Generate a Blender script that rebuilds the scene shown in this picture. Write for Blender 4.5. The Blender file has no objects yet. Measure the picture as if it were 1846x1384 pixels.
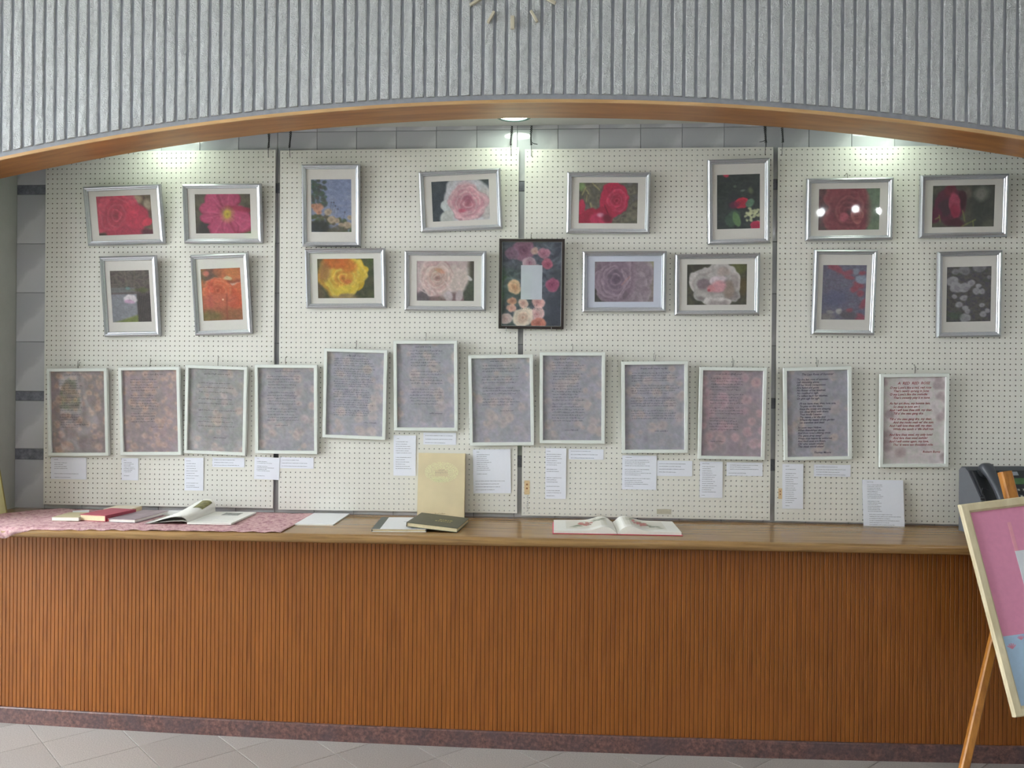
import bpy, math, random
import numpy as np
from mathutils import Matrix, Vector

random.seed(7)
rng = np.random.default_rng(11)
scene = bpy.context.scene
col = scene.collection

# ---------------------------------------------------------------- camera
F_PX, W_PX, H_PX = 1560.0, 1846.0, 1384.0
CAM = np.array([0.2415, -4.25, 1.60])
YAW, PITCH, ROLL = -0.0691, -0.0001, 0.0086
_fw = np.array([math.sin(YAW) * math.cos(PITCH), math.cos(YAW) * math.cos(PITCH), math.sin(PITCH)])
_r = np.array([math.cos(YAW), -math.sin(YAW), 0.0])
_u = np.cross(_r, _fw)
_R = math.cos(ROLL) * _r + math.sin(ROLL) * _u
_U = -math.sin(ROLL) * _r + math.cos(ROLL) * _u
cam_data = bpy.data.cameras.new('camera')
cam_data.sensor_fit = 'HORIZONTAL'
cam_data.sensor_width = 36.0
cam_data.lens = F_PX / W_PX * 36.0
cam_data.clip_start = 0.05
cam_obj = bpy.data.objects.new('camera', cam_data)
col.objects.link(cam_obj)
cam_obj.matrix_world = Matrix(((_R[0], _U[0], -_fw[0], CAM[0]), (_R[1], _U[1], -_fw[1], CAM[1]),
                               (_R[2], _U[2], -_fw[2], CAM[2]), (0, 0, 0, 1)))
scene.camera = cam_obj

def atY(px, py, Y):
    d = _fw + _R * (px - W_PX / 2) / F_PX - _U * (py - H_PX / 2) / F_PX
    return CAM + d * (Y - CAM[1]) / d[1]

def atZ(px, py, Z):
    d = _fw + _R * (px - W_PX / 2) / F_PX - _U * (py - H_PX / 2) / F_PX
    return CAM + d * (Z - CAM[2]) / d[2]

# ---------------------------------------------------------------- world, exposure
world = bpy.data.worlds.new('overcast_sky')
scene.world = world
world.use_nodes = True
_bg = world.node_tree.nodes['Background']
_bg.inputs[0].default_value = (0.90, 0.96, 1.0, 1)
_bg.inputs[1].default_value = 12.0
scene.view_settings.view_transform = 'Standard'
scene.view_settings.look = 'None'
scene.view_settings.exposure = 0.62
scene.view_settings.gamma = 1.0
scene.view_settings.use_curve_mapping = False
HALL_FILL = 15.5        # emission of the unseen fill lamps added to the hall ceiling
ALCOVE_LAMP = 20.0      # emission of the three downlights over the boards

# ---------------------------------------------------------------- helpers
def lin(v):
    v = np.asarray(v, dtype=float) / 255.0
    return np.where(v <= 0.04045, v / 12.92, ((v + 0.055) / 1.055) ** 2.4)

def C(r, g, b):
    a = lin((r, g, b))
    return (float(a[0]), float(a[1]), float(a[2]), 1.0)

class Mat:
    """small wrapper for building node materials"""
    def __init__(self, name, color=(0.5, 0.5, 0.5, 1), rough=0.5, metal=0.0, spec=0.5):
        self.m = bpy.data.materials.new(name)
        self.m.use_nodes = True
        self.nt = self.m.node_tree
        self.n = self.nt.nodes
        self.b = self.n['Principled BSDF']
        self.b.inputs['Base Color'].default_value = color
        self.b.inputs['Roughness'].default_value = rough
        self.b.inputs['Metallic'].default_value = metal
        self.b.inputs['Specular IOR Level'].default_value = spec
    def new(self, t, **kw):
        x = self.n.new(t)
        for k, v in kw.items():
            setattr(x, k, v)
        return x
    def link(self, a, b):
        self.nt.links.new(a, b)
    def coords(self, kind='Object', scale=(1, 1, 1), rot=(0, 0, 0)):
        tc = self.new('ShaderNodeTexCoord')
        mp = self.new('ShaderNodeMapping')
        mp.inputs['Scale'].default_value = scale
        mp.inputs['Rotation'].default_value = rot
        self.link(tc.outputs[kind], mp.inputs['Vector'])
        return mp.outputs['Vector']
    def geo_pos(self, scale=(1, 1, 1)):
        g = self.new('ShaderNodeNewGeometry')
        mp = self.new('ShaderNodeMapping')
        mp.inputs['Scale'].default_value = scale
        self.link(g.outputs['Position'], mp.inputs['Vector'])
        return mp.outputs['Vector']
    def noise(self, vec, scale, detail=3, rough=0.55, dist=0.0):
        t = self.new('ShaderNodeTexNoise')
        t.inputs['Scale'].default_value = scale
        t.inputs['Detail'].default_value = detail
        t.inputs['Roughness'].default_value = rough
        t.inputs['Distortion'].default_value = dist
        self.link(vec, t.inputs['Vector'])
        return t.outputs['Fac']
    def ramp(self, fac, stops):
        r = self.new('ShaderNodeValToRGB')
        e = r.color_ramp.elements
        e[0].position, e[0].color = stops[0]
        e[1].position, e[1].color = stops[-1]
        for p, c in stops[1:-1]:
            x = e.new(p)
            x.color = c
        self.link(fac, r.inputs['Fac'])
        return r.outputs['Color']
    def mix(self, a, b, fac, mode='MIX'):
        x = self.new('ShaderNodeMix', data_type='RGBA', blend_type=mode)
        for s, v in ((0, fac), (6, a), (7, b)):
            if hasattr(v, 'is_output') or isinstance(v, bpy.types.NodeSocket):
                self.link(v, x.inputs[s])
            else:
                x.inputs[s].default_value = v
        return x.outputs[2]
    def color(self, sock):
        self.link(sock, self.b.inputs['Base Color'])
    def bump(self, fac, strength, dist):
        b = self.new('ShaderNodeBump')
        b.inputs['Strength'].default_value = strength
        b.inputs['Distance'].default_value = dist
        self.link(fac, b.inputs['Height'])
        self.link(b.outputs['Normal'], self.b.inputs['Normal'])

def plain(name, rgb, rough=0.5, metal=0.0, spec=0.5, var=0.06, scale=30.0):
    m = Mat(name, C(*rgb), rough, metal, spec)
    n = m.noise(m.coords('Object'), scale)
    d = tuple(max(0.0, c * (1 - var)) for c in C(*rgb)[:3]) + (1,)
    l = tuple(min(1.0, c * (1 + var)) for c in C(*rgb)[:3]) + (1,)
    m.color(m.ramp(n, [(0.3, d), (0.7, l)]))
    return m.m

def mesh_obj(name, verts, faces, mat, parent=None, smooth=False):
    me = bpy.data.meshes.new(name)
    me.from_pydata([tuple(map(float, v)) for v in verts], [], faces)
    if mat:
        me.materials.append(mat)
    if smooth:
        for p in me.polygons:
            p.use_smooth = True
    me.update()
    o = bpy.data.objects.new(name, me)
    col.objects.link(o)
    if parent:
        o.parent = parent
    return o

class MB:
    def __init__(self):
        self.v, self.f = [], []
    def box(self, x0, x1, y0, y1, z0, z1):
        b = len(self.v)
        self.v += [(x, y, z) for z in (z0, z1) for y in (y0, y1) for x in (x0, x1)]
        self.f += [(b, b + 2, b + 3, b + 1), (b + 4, b + 5, b + 7, b + 6), (b, b + 1, b + 5, b + 4),
                   (b + 2, b + 6, b + 7, b + 3), (b, b + 4, b + 6, b + 2), (b + 1, b + 3, b + 7, b + 5)]
        return self
    def cbox(self, x0, x1, y0, y1, z0, z1, c):
        """box with chamfered vertical+horizontal edges (all 12 edges)"""
        b = len(self.v)
        xs, ys, zs = (x0, x1), (y0, y1), (z0, z1)
        idx = {}
        for i in (0, 1):
            for j in (0, 1):
                for k in (0, 1):
                    sx, sy, sz = (1, -1)[i], (1, -1)[j], (1, -1)[k]
                    for a, p in enumerate(((xs[i], ys[j] + sy * c, zs[k] + sz * c),
                                           (xs[i] + sx * c, ys[j], zs[k] + sz * c),
                                           (xs[i] + sx * c, ys[j] + sy * c, zs[k]))):
                        idx[(i, j, k, a)] = len(self.v)
                        self.v.append(p)
        q = lambda *t: self.f.append(tuple(idx[x] for x in t))
        for s in (0, 1):
            q((s, 0, 0, 0), (s, 1, 0, 0), (s, 1, 1, 0), (s, 0, 1, 0))
            q((0, s, 0, 1), (1, s, 0, 1), (1, s, 1, 1), (0, s, 1, 1))
            q((0, 0, s, 2), (1, 0, s, 2), (1, 1, s, 2), (0, 1, s, 2))
        for s in (0, 1):
            for t in (0, 1):
                q((0, s, t, 1), (1, s, t, 1), (1, s, t, 2), (0, s, t, 2))
                q((s, 0, t, 0), (s, 1, t, 0), (s, 1, t, 2), (s, 0, t, 2))
                q((s, t, 0, 0), (s, t, 1, 0), (s, t, 1, 1), (s, t, 0, 1))
        for i in (0, 1):
            for j in (0, 1):
                for k in (0, 1):
                    q((i, j, k, 0), (i, j, k, 1), (i, j, k, 2))
        return self
    def quad(self, a, b_, c, d):
        b = len(self.v)
        self.v += [a, b_, c, d]
        self.f.append((b, b + 1, b + 2, b + 3))
        return self
    def prism(self, pts, axis, a, b_):
        """extrude closed 2D polygon pts along axis from a to b_"""
        n, s = len(pts), len(self.v)
        for t in (a, b_):
            for p in pts:
                if axis == 'x':
                    self.v.append((t, p[0], p[1]))
                elif axis == 'y':
                    self.v.append((p[0], t, p[1]))
                else:
                    self.v.append((p[0], p[1], t))
        self.f.append(tuple(range(s, s + n)))
        self.f.append(tuple(range(s + 2 * n - 1, s + n - 1, -1)))
        for i in range(n):
            j = (i + 1) % n
            self.f.append((s + i, s + n + i, s + n + j, s + j))
        return self
    def tube(self, pts, rad, seg=6):
        pts = [Vector(p) for p in pts]
        s = len(self.v)
        rads = rad if isinstance(rad, (list, tuple)) else [rad] * len(pts)
        for i, p in enumerate(pts):
            t = (pts[min(i + 1, len(pts) - 1)] - pts[max(i - 1, 0)]).normalized()
            a = t.cross(Vector((0.31, 0.87, 0.38)))
            if a.length < 1e-4:
                a = t.cross(Vector((1, 0, 0)))
            a.normalize()
            b = t.cross(a)
            for k in range(seg):
                w = 2 * math.pi * k / seg
                self.v.append(tuple(p + (a * math.cos(w) + b * math.sin(w)) * rads[i]))
        for i in range(len(pts) - 1):
            for k in range(seg):
                l = (k + 1) % seg
                self.f.append((s + i * seg + k, s + i * seg + l, s + (i + 1) * seg + l, s + (i + 1) * seg + k))
        self.f.append(tuple(s + k for k in reversed(range(seg))))
        e = s + (len(pts) - 1) * seg
        self.f.append(tuple(e + k for k in range(seg)))
        return self
    def ribbon(self, pts, w, y=0.0):
        """flat pen stroke in the xz plane at depth y, width w"""
        s = len(self.v)
        n = len(pts)
        for i, p in enumerate(pts):
            a, b = pts[max(i - 1, 0)], pts[min(i + 1, n - 1)]
            dx, dz = b[0] - a[0], b[1] - a[1]
            l = math.hypot(dx, dz) or 1.0
            nx, nz = -dz / l * w / 2, dx / l * w / 2
            self.v += [(p[0] + nx, y, p[1] + nz), (p[0] - nx, y, p[1] - nz)]
        for i in range(n - 1):
            self.f.append((s + 2 * i, s + 2 * i + 1, s + 2 * i + 3, s + 2 * i + 2))
        return self
    def build(self, name, mat, parent=None, smooth=False):
        return mesh_obj(name, self.v, self.f, mat, parent, smooth)

def tag(o, label=None, cat=None, group=None, kind=None):
    if label:
        o['label'] = label
    if cat:
        o['category'] = cat
    if group:
        o['group'] = group
    if kind:
        o['kind'] = kind
    return o

def empty(name, loc=(0, 0, 0), rz=0.0):
    o = bpy.data.objects.new(name, None)
    o.empty_display_size = 0.05
    col.objects.link(o)
    o.location = tuple(map(float, loc))
    o.rotation_euler = (0, 0, rz)
    return o

def dup(src, parent=None):
    c = src.copy()
    col.objects.link(c)
    c.parent = parent
    return c

ORD = ['first', 'second', 'third', 'fourth', 'fifth', 'sixth', 'seventh', 'eighth', 'ninth', 'tenth', 'eleventh', 'twelfth']

# ---------------------------------------------------------------- materials of the setting
def wood(name, base, dark, scale, axis_scale, rough=0.4, spec=0.5, objrand=0.0, bump=0.0):
    m = Mat(name, C(*base), rough, 0, spec)
    v = m.geo_pos(axis_scale)
    n1 = m.noise(v, scale, 5, 0.6, 0.6)
    n2 = m.noise(v, scale * 4.5, 3, 0.6)
    c = m.ramp(n1, [(0.28, C(*dark)), (0.52, C(*base)), (0.75, C(*[min(255, int(x * 1.10)) for x in base]))])
    c = m.mix(c, C(*dark), m.ramp(n2, [(0.5, (0, 0, 0, 1)), (0.75, (0.45, 0.45, 0.45, 1))]))
    if objrand:
        oi = m.new('ShaderNodeObjectInfo')
        mr = m.new('ShaderNodeMapRange')
        mr.inputs['To Min'].default_value = 1 - objrand
        mr.inputs['To Max'].default_value = 1 + objrand
        m.link(oi.outputs['Random'], mr.inputs['Value'])
        hs = m.new('ShaderNodeHueSaturation')
        m.link(mr.outputs['Result'], hs.inputs['Value'])
        m.link(c, hs.inputs['Color'])
        c = hs.outputs['Color']
    m.color(c)
    if bump:
        m.bump(n2, bump, 0.001)
    return m.m

M = {}
def stucco():
    m = Mat('rough_grey_render', C(178, 180, 186), 0.85, 0, 0.25)
    v = m.geo_pos()
    a = m.noise(v, 50, 3, 0.6)
    b = m.noise(v, 190, 3, 0.6)
    s = m.new('ShaderNodeMath', operation='ADD')
    m.link(a, s.inputs[0]); m.link(b, s.inputs[1])
    m.color(m.ramp(a, [(0.3, C(202, 204, 208)), (0.7, C(220, 222, 225))]))
    m.bump(s.outputs[0], 0.9, 0.011)
    return m.m
M['rib'] = stucco()
def groove_mat():
    m = Mat('blue_grey_groove', C(150, 154, 164), 0.8, 0, 0.25)
    n = m.noise(m.geo_pos(), 40, 4)
    m.color(m.ramp(n, [(0.3, C(158, 162, 172)), (0.7, C(172, 175, 184))]))
    m.bump(n, 0.4, 0.003)
    return m.m
M['groove'] = groove_mat()  # darker, bluer grey than the ribs
M['trim'] = wood('orange_trim_wood', (172, 116, 60), (142, 88, 40), 3.2, (0.6, 6, 6), 0.32, 0.5, 0, 0.15)
M['slat'] = wood('slat_wood', (144, 84, 32), (128, 71, 25), 9, (6, 6, 0.35), 0.42, 0.4, 0.04)
M['slat_back'] = plain('dark_groove_wood', (112, 62, 26), 0.7)
M['worktop'] = wood('worktop_wood', (160, 124, 80), (116, 86, 52), 7, (0.3, 9, 9), 0.2, 0.5, 0, 0.05)
def granite():
    m = Mat('red_granite', C(90, 60, 60), 0.3, 0, 0.5)
    v = m.geo_pos()
    n = m.noise(v, 60, 5, 0.7)
    n2 = m.noise(v, 9, 3)
    c = m.ramp(n, [(0.32, C(66, 54, 56)), (0.5, C(108, 78, 74)), (0.68, C(142, 104, 98))])
    c = m.mix(c, C(78, 68, 74), m.ramp(n2, [(0.4, (0, 0, 0, 1)), (0.65, (0.6, 0.6, 0.6, 1))]))
    m.color(c)
    return m.m
M['granite'] = granite()
def floor_mat():
    m = Mat('speckled_floor_tile', C(180, 172, 165), 0.33, 0, 0.4)
    v = m.geo_pos()
    n = m.noise(v, 210, 4, 0.75)
    n2 = m.noise(v, 3, 3)
    c = m.ramp(n, [(0.3, C(122, 118, 114)), (0.5, C(164, 159, 154)), (0.7, C(194, 190, 185))])
    c = m.mix(c, C(166, 160, 157), m.ramp(n2, [(0.4, (0, 0, 0, 1)), (0.7, (0.4, 0.4, 0.4, 1))]))
    oi = m.new('ShaderNodeObjectInfo')
    mr = m.new('ShaderNodeMapRange')
    mr.inputs['To Min'].default_value = 0.93
    mr.inputs['To Max'].default_value = 1.05
    m.link(oi.outputs['Random'], mr.inputs['Value'])
    hs = m.new('ShaderNodeHueSaturation')
    m.link(mr.outputs['Result'], hs.inputs['Value'])
    m.link(c, hs.inputs['Color'])
    m.color(hs.outputs['Color'])
    return m.m
M['floor'] = floor_mat()
M['floor_joint'] = plain('floor_joint', (176, 174, 172), 0.8)
def wall_tile():
    m = Mat('grey_glazed_tile', C(170, 172, 178), 0.06, 0, 0.5)
    tc = m.new('ShaderNodeTexCoord')
    sep = m.new('ShaderNodeSeparateXYZ')
    m.link(tc.outputs['Object'], sep.inputs[0])
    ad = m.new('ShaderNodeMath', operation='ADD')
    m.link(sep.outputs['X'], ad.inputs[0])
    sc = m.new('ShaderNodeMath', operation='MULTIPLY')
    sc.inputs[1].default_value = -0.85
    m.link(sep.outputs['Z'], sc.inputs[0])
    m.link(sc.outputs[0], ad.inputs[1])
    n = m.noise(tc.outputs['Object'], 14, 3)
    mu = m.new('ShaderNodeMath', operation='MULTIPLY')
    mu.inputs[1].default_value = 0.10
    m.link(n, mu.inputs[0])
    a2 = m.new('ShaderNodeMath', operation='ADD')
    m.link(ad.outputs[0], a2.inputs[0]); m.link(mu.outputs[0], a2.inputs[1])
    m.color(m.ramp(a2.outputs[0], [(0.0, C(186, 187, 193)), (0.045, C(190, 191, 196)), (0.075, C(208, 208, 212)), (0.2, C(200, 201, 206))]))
    return m.m
M['tile'] = wall_tile()
def dark_tile():
    m = Mat('slate_blue_border_tile', C(96, 98, 110), 0.2, 0, 0.5)
    n = m.noise(m.geo_pos(), 30, 4, 0.7)
    m.color(m.ramp(n, [(0.3, C(100, 102, 114)), (0.7, C(144, 146, 156))]))
    return m.m
M['dark_tile'] = dark_tile()
M['grout'] = plain('grey_grout', (140, 142, 146), 0.9)
M['side_wall'] = plain('side_wall_paint', (172, 174, 168), 0.7, 0, 0.3, 0.04, 12)
M['ceiling'] = plain('alcove_ceiling_paint', (205, 206, 200), 0.8, 0, 0.3, 0.03, 8)
M['hall_paint'] = plain('hall_wall_paint', (205, 203, 200), 0.8, 0, 0.3, 0.03, 5)
M['hall_ceiling'] = plain('hall_ceiling_paint', (222, 222, 220), 0.8, 0, 0.3, 0.03, 5)
M['mullion'] = plain('bronze_window_frame', (70, 68, 66), 0.4, 0.6)
M['leaf_far'] = plain('garden_leaf', (122, 166, 76), 0.6, 0, 0.3, 0.4, 3)
M['peg'] = plain('cream_pegboard_paint', (226, 224, 217), 0.42, 0, 0.4, 0.02, 6)
M['black_wire'] = plain('black_wire', (34, 34, 36), 0.5)
M['steel'] = plain('dull_steel', (120, 118, 112), 0.35, 0.8)

def emit(name, rgb, strength):
    m = bpy.data.materials.new(name)
    m.use_nodes = True
    nt = m.node_tree
    nt.nodes.remove(nt.nodes['Principled BSDF'])
    e = nt.nodes.new('ShaderNodeEmission')
    e.inputs[0].default_value = (*rgb, 1)
    e.inputs[1].default_value = strength
    nt.links.new(e.outputs[0], nt.nodes['Material Output'].inputs[0])
    return m
M['lamp_white'] = emit('alcove_lamp_glow', (0.84, 1.0, 0.80), ALCOVE_LAMP)
M['hall_fill'] = emit('hall_fill_glow', (0.97, 0.99, 1.0), HALL_FILL)

def struct(o):
    o['kind'] = 'structure'
    return o

# ================================================================ STRUCTURE
AX, AZ, AR = 0.0, -9.45, 12.2885          # circle of the arch's lip (top z = 2.8385)
HALF = 2.62                                # half width of the alcove
def arch_z(x, dr=0.0):
    return AZ + math.sqrt((AR + dr) ** 2 - (x - AX) ** 2)
Y_FRONT, Y_BACK = -0.470, -0.270           # faces of the arch wall
Z_TOP, Z_CEIL, Z_HALL = 2.0, 2.878, 3.95

# --- floor with diagonal tiles
floor = struct(MB().box(-7, 7, -10.6, 0.3, -0.12, -0.004).build('floor', M['floor']))
P_T = 0.31
tile_src = None
def floor_tile_mesh():
    h = P_T / 2 - 0.0009
    v, f = [], []
    c = 0.0015
    for z, e in ((-0.008, 0), (-0.0012, 0), (0.0, c)):
        v += [(-h + e, -h + e, z), (h - e, -h + e, z), (h - e, h - e, z), (-h + e, h - e, z)]
    for l in (0, 4):
        for k in range(4):
            n = (k + 1) % 4
            f.append((l + k, l + n, l + 4 + n, l + 4 + k))
    f.append((8, 9, 10, 11))
    me = bpy.data.meshes.new('floor_tile')
    me.from_pydata(v, [], f)
    me.materials.append(M['floor'])
    return me
_ft = floor_tile_mesh()
_d = P_T / math.sqrt(2)
for i in range(-22, 23):
    for j in range(-22, 23):
        x = -1.637 + (i - j) * _d
        y = -0.583 + (i + j) * _d - _d
        if -2.9 < x < 2.9 and -1.75 < y < -0.22:
            o = bpy.data.objects.new('floor_tile', _ft)
            col.objects.link(o)
            o.location = (x, y, 0)
            o.rotation_euler = (0, 0, math.pi / 4)
            o.parent = floor
jb = MB().quad((-3.2, -2.0, -0.0035), (3.2, -2.0, -0.0035), (3.2, 0.3, -0.0035), (-3.2, 0.3, -0.0035))
jb.build('joint_bed', M['floor_joint'], floor)

# --- arch wall (blue-grey) with ribs
N_A = 64
mb = MB()
pts = [(-7.0, 0.0), (-7.0, Z_HALL), (7.0, Z_HALL), (7.0, 0.0), (HALF, 0.0)]
arc = [(HALF - 2 * HALF * k / N_A, arch_z(HALF - 2 * HALF * k / N_A, -0.002)) for k in range(N_A + 1)]
# front & back faces built as vertical strips so that no concave n-gon is needed
def wall_strip(mb, xa, xb, za, zb):
    for y, flip in ((Y_FRONT + 0.009, False), (Y_BACK, True)):
        q = [(xa, y, za), (xb, y, zb), (xb, y, Z_HALL), (xa, y, Z_HALL)]
        mb.quad(*(q if not flip else q[::-1]))
for k in range(N_A):
    (x1, z1), (x0, z0) = arc[k], arc[k + 1]
    wall_strip(mb, x0, x1, z0, z1)
    mb.quad((x0, Y_FRONT + 0.009, z0), (x0, Y_BACK, z0), (x1, Y_BACK, z1), (x1, Y_FRONT + 0.009, z1))
mb.box(-7, -HALF, Y_FRONT + 0.009, Y_BACK, 0, Z_HALL).box(HALF, 7, Y_FRONT + 0.009, Y_BACK, 0, Z_HALL)
wall_front = struct(mb.build('wall_front', M['groove']))

RIB_P, RIB_W = 0.0514, 0.0380
g0 = -0.7767 + RIB_P / 2
k0 = int(math.floor((-3.1 - g0) / RIB_P))
for k in range(k0, k0 + 122):
    xc = g0 + k * RIB_P
    if xc > 3.1:
        break
    zl = arch_z(xc, 0.030) if abs(xc) < HALF + 0.02 else 0.0
    zla = arch_z(max(-HALF, min(HALF, xc - RIB_W / 2)), 0.030) if zl else 0.0
    zlb = arch_z(max(-HALF, min(HALF, xc + RIB_W / 2)), 0.030) if zl else 0.0
    rows = 26
    v, f = [], []
    prof = [(-RIB_W / 2, 0.010), (-RIB_W / 2, 0.003), (-RIB_W / 2 + 0.003, 0.0), (0.0, 0.0),
            (RIB_W / 2 - 0.003, 0.0), (RIB_W / 2, 0.003), (RIB_W / 2, 0.010)]
    for r in range(rows + 1):
        t = r / rows
        for a, (dx, dy) in enumerate(prof):
            s = (dx + RIB_W / 2) / RIB_W
            zb = zla * (1 - s) + zlb * s
            z = zb + (Z_HALL - zb) * t ** 1.0
            jx = random.uniform(-0.0012, 0.0012) if 0 < a < 6 else 0
            jy = random.uniform(-0.0012, 0.0016) if 0 < a < 6 else 0
            jz = random.uniform(0, 0.0025) if r == 0 and 0 < a < 6 else 0
            v.append((dx + jx, dy + jy, z + jz))
    n = len(prof)
    for r in range(rows):
        for a in range(n - 1):
            f.append((r * n + a, r * n + a + 1, (r + 1) * n + a + 1, (r + 1) * n + a))
    f.append(tuple(reversed(range(n))))
    o = mesh_obj('rib', v, f, M['rib'], wall_front)
    o.location = (xc, Y_FRONT, 0)

# --- curved timber trim under the arch: soffit board with a thin front lip
def arc_board(y0, y1, r0, r1, name, mat, parent=None):
    v, f = [], []
    n = 72
    for k in range(n + 1):
        x = -HALF + 2 * HALF * k / n
        for (y, dr) in ((y0, r0), (y1, r0), (y1, r1), (y0, r1)):
            v.append((x, y, arch_z(x, dr)))
    for k in range(n):
        for a in range(4):
            b = (a + 1) % 4
            f.append((4 * k + a, 4 * k + b, 4 * k + 4 + b, 4 * k + 4 + a))
    f.append((3, 2, 1, 0)); f.append((4 * n, 4 * n + 1, 4 * n + 2, 4 * n + 3))
    return mesh_obj(name, v, f, mat, parent)
trim = struct(arc_board(-0.478, -0.262, -0.0115, -0.0022, 'trim_1', M['trim']))
M['trim_lip'] = wood('pale_trim_edge', (206, 166, 116), (184, 138, 88), 3.2, (0.6, 6, 6), 0.3, 0.5)
arc_board(-0.486, -0.478, -0.0125, 0.0015, 'lip', M['trim_lip'], trim)

# --- alcove: back wall with tiles, side walls, ceiling
Y_TILE = 0.022
wall_back = struct(MB().box(-HALF - 0.12, HALF + 0.12, Y_TILE + 0.0035, Y_TILE + 0.15, 0.9, 3.0).build('wall_back', M['grout']))
T_P = 0.2018
levels = [(0.940, 1.190, 0), (1.190, 1.245, 1), (1.245, 1.492, 0), (1.492, 1.541, 1), (1.541, 1.795, 0),
          (1.795, 2.048, 0), (2.048, 2.300, 0), (2.300, 2.553, 0), (2.553, 2.602, 1), (2.602, 2.858, 0), (2.858, 2.882, 0)]
tile_cache = {}
def wall_tile_obj(xa, xb, za, zb, dark):
    w, h = xb - xa - 0.0028, zb - za - 0.0028
    key = (round(w, 4), round(h, 4), dark)
    if key not in tile_cache:
        b = MB().cbox(-w / 2, w / 2, 0, 0.009, -h / 2, h / 2, 0.0012)
        me = bpy.data.meshes.new('wall_tile')
        me.from_pydata(b.v, [], b.f)
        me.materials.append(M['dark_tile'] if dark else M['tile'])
        tile_cache[key] = me
    o = bpy.data.objects.new('border_tile' if dark else 'wall_tile', tile_cache[key])
    col.objects.link(o)
    o.location = ((xa + xb) / 2, Y_TILE, (za + zb) / 2)
    o.parent = wall_back
edges = [-HALF] + [x for x in (-0.0383 + T_P * k for k in range(-14, 15)) if -HALF + 0.02 < x < HALF - 0.02] + [HALF]
for a, b in zip(edges[:-1], edges[1:]):
    mid = (a + b) / 2
    gap = any(a - 0.02 < g < b + 0.02 for g in (-1.235, -0.012, 1.211))
    end = mid < -2.2 or mid > 2.3
    for li, (za, zb, dk) in enumerate(levels):
        if gap or end or li in (0, 8, 9, 10):
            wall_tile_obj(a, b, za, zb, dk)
wall_left = struct(MB().box(-HALF - 0.12, -HALF, Y_BACK, Y_TILE + 0.0034, 0.0, 3.0).build('wall_left', M['side_wall']))
wall_right = struct(MB().box(HALF, HALF + 0.12, Y_BACK, Y_TILE + 0.0034, 0.0, 3.0).build('wall_right', M['side_wall']))
ceiling = struct(MB().box(-HALF, HALF, Y_BACK, Y_TILE + 0.0034, Z_CEIL, Z_CEIL + 0.06).build('ceiling', M['ceiling']))

# --- the hall behind the camera: ceiling, walls, tall windows towards a garden on the left and behind
X_FAC = -4.6
hall_ceiling = struct(MB().box(X_FAC - 0.2, 7, -10.6, Y_FRONT + 0.009, Z_HALL, Z_HALL + 0.1).build('ceiling_hall', M['hall_ceiling']))
struct(MB().box(6.9, 7.0, -10.6, Y_FRONT, 0, Z_HALL).build('wall_hall_right', M['hall_paint']))
lb = MB().box(X_FAC - 0.2, X_FAC, -10.6, Y_FRONT + 0.009, 3.35, Z_HALL).box(X_FAC - 0.2, X_FAC, -6.2, -4.0, 0.0, 3.35).box(X_FAC - 0.2, X_FAC, -10.6, -9.9, 0.0, 3.35).box(X_FAC - 0.2, X_FAC, -9.9, -6.2, 2.1, 3.35).box(X_FAC - 0.2, X_FAC, -9.9, -6.2, 0.0, 0.2)
for y in (-0.62, -2.3):
    lb.box(X_FAC - 0.2, X_FAC, y - 0.10, y + 0.10, 0.0, 3.35)
struct(lb.build('wall_hall_left', M['hall_paint']))
rb = MB().box(X_FAC - 0.2, 7, -10.6, -10.45, 0, 0.2).box(X_FAC - 0.2, 7, -10.6, -10.45, 2.0, Z_HALL).box(-0.2, 7, -10.6, -10.45, 0.2, 2.0)
for x, hw_ in ((-4.6, 0.25), (-2.75, 0.35), (-0.3, 0.2)):
    rb.box(x - hw_, x + hw_, -10.6, -10.45, 0.2, 2.0)
wall_rear = struct(rb.build('wall_hall_rear', M['hall_paint']))
for n_, (xa, xb) in enumerate(((-4.35, -3.1), (-2.4, -0.5))):
    fb = MB()
    for x in (xa, (xa + xb) / 2, xb):
        fb.box(x - 0.03, x + 0.03, -10.55, -10.5, 0.2, 2.0)
    for z in (0.22, 1.98):
        fb.box(xa, xb, -10.55, -10.5, z - 0.025, z + 0.025)
    struct(fb.build('window_%d' % (n_ + 1), M['mullion']))
for k, (ya, yb) in enumerate(((-2.2, -0.72), (-4.0, -2.4))):
    fb = MB()
    for y in (ya, (ya + yb) / 2, yb):
        fb.box(X_FAC - 0.13, X_FAC - 0.08, y - 0.025, y + 0.025, 0.0, 3.35)
    for z in (0.05, 2.2, 3.32):
        fb.box(X_FAC - 0.13, X_FAC - 0.08, ya, yb, z - 0.025, z + 0.025)
    struct(fb.build('window_%d' % (k + 3), M['mullion']))
fb = MB()
for y in (-9.88, -8.65, -7.4, -6.22):
    fb.box(X_FAC - 0.13, X_FAC - 0.08, y - 0.04, y + 0.04, 0.2, 2.1)
struct(fb.build('window_5', M['mullion']))
struct(MB().box(-24, 14, -24, -10.7, -0.3, -0.12).box(-24, -7.0, -10.7, 4, -0.3, -0.12).build('ground_outside', plain('pale_paving', (176, 172, 160), 0.9)))

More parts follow.
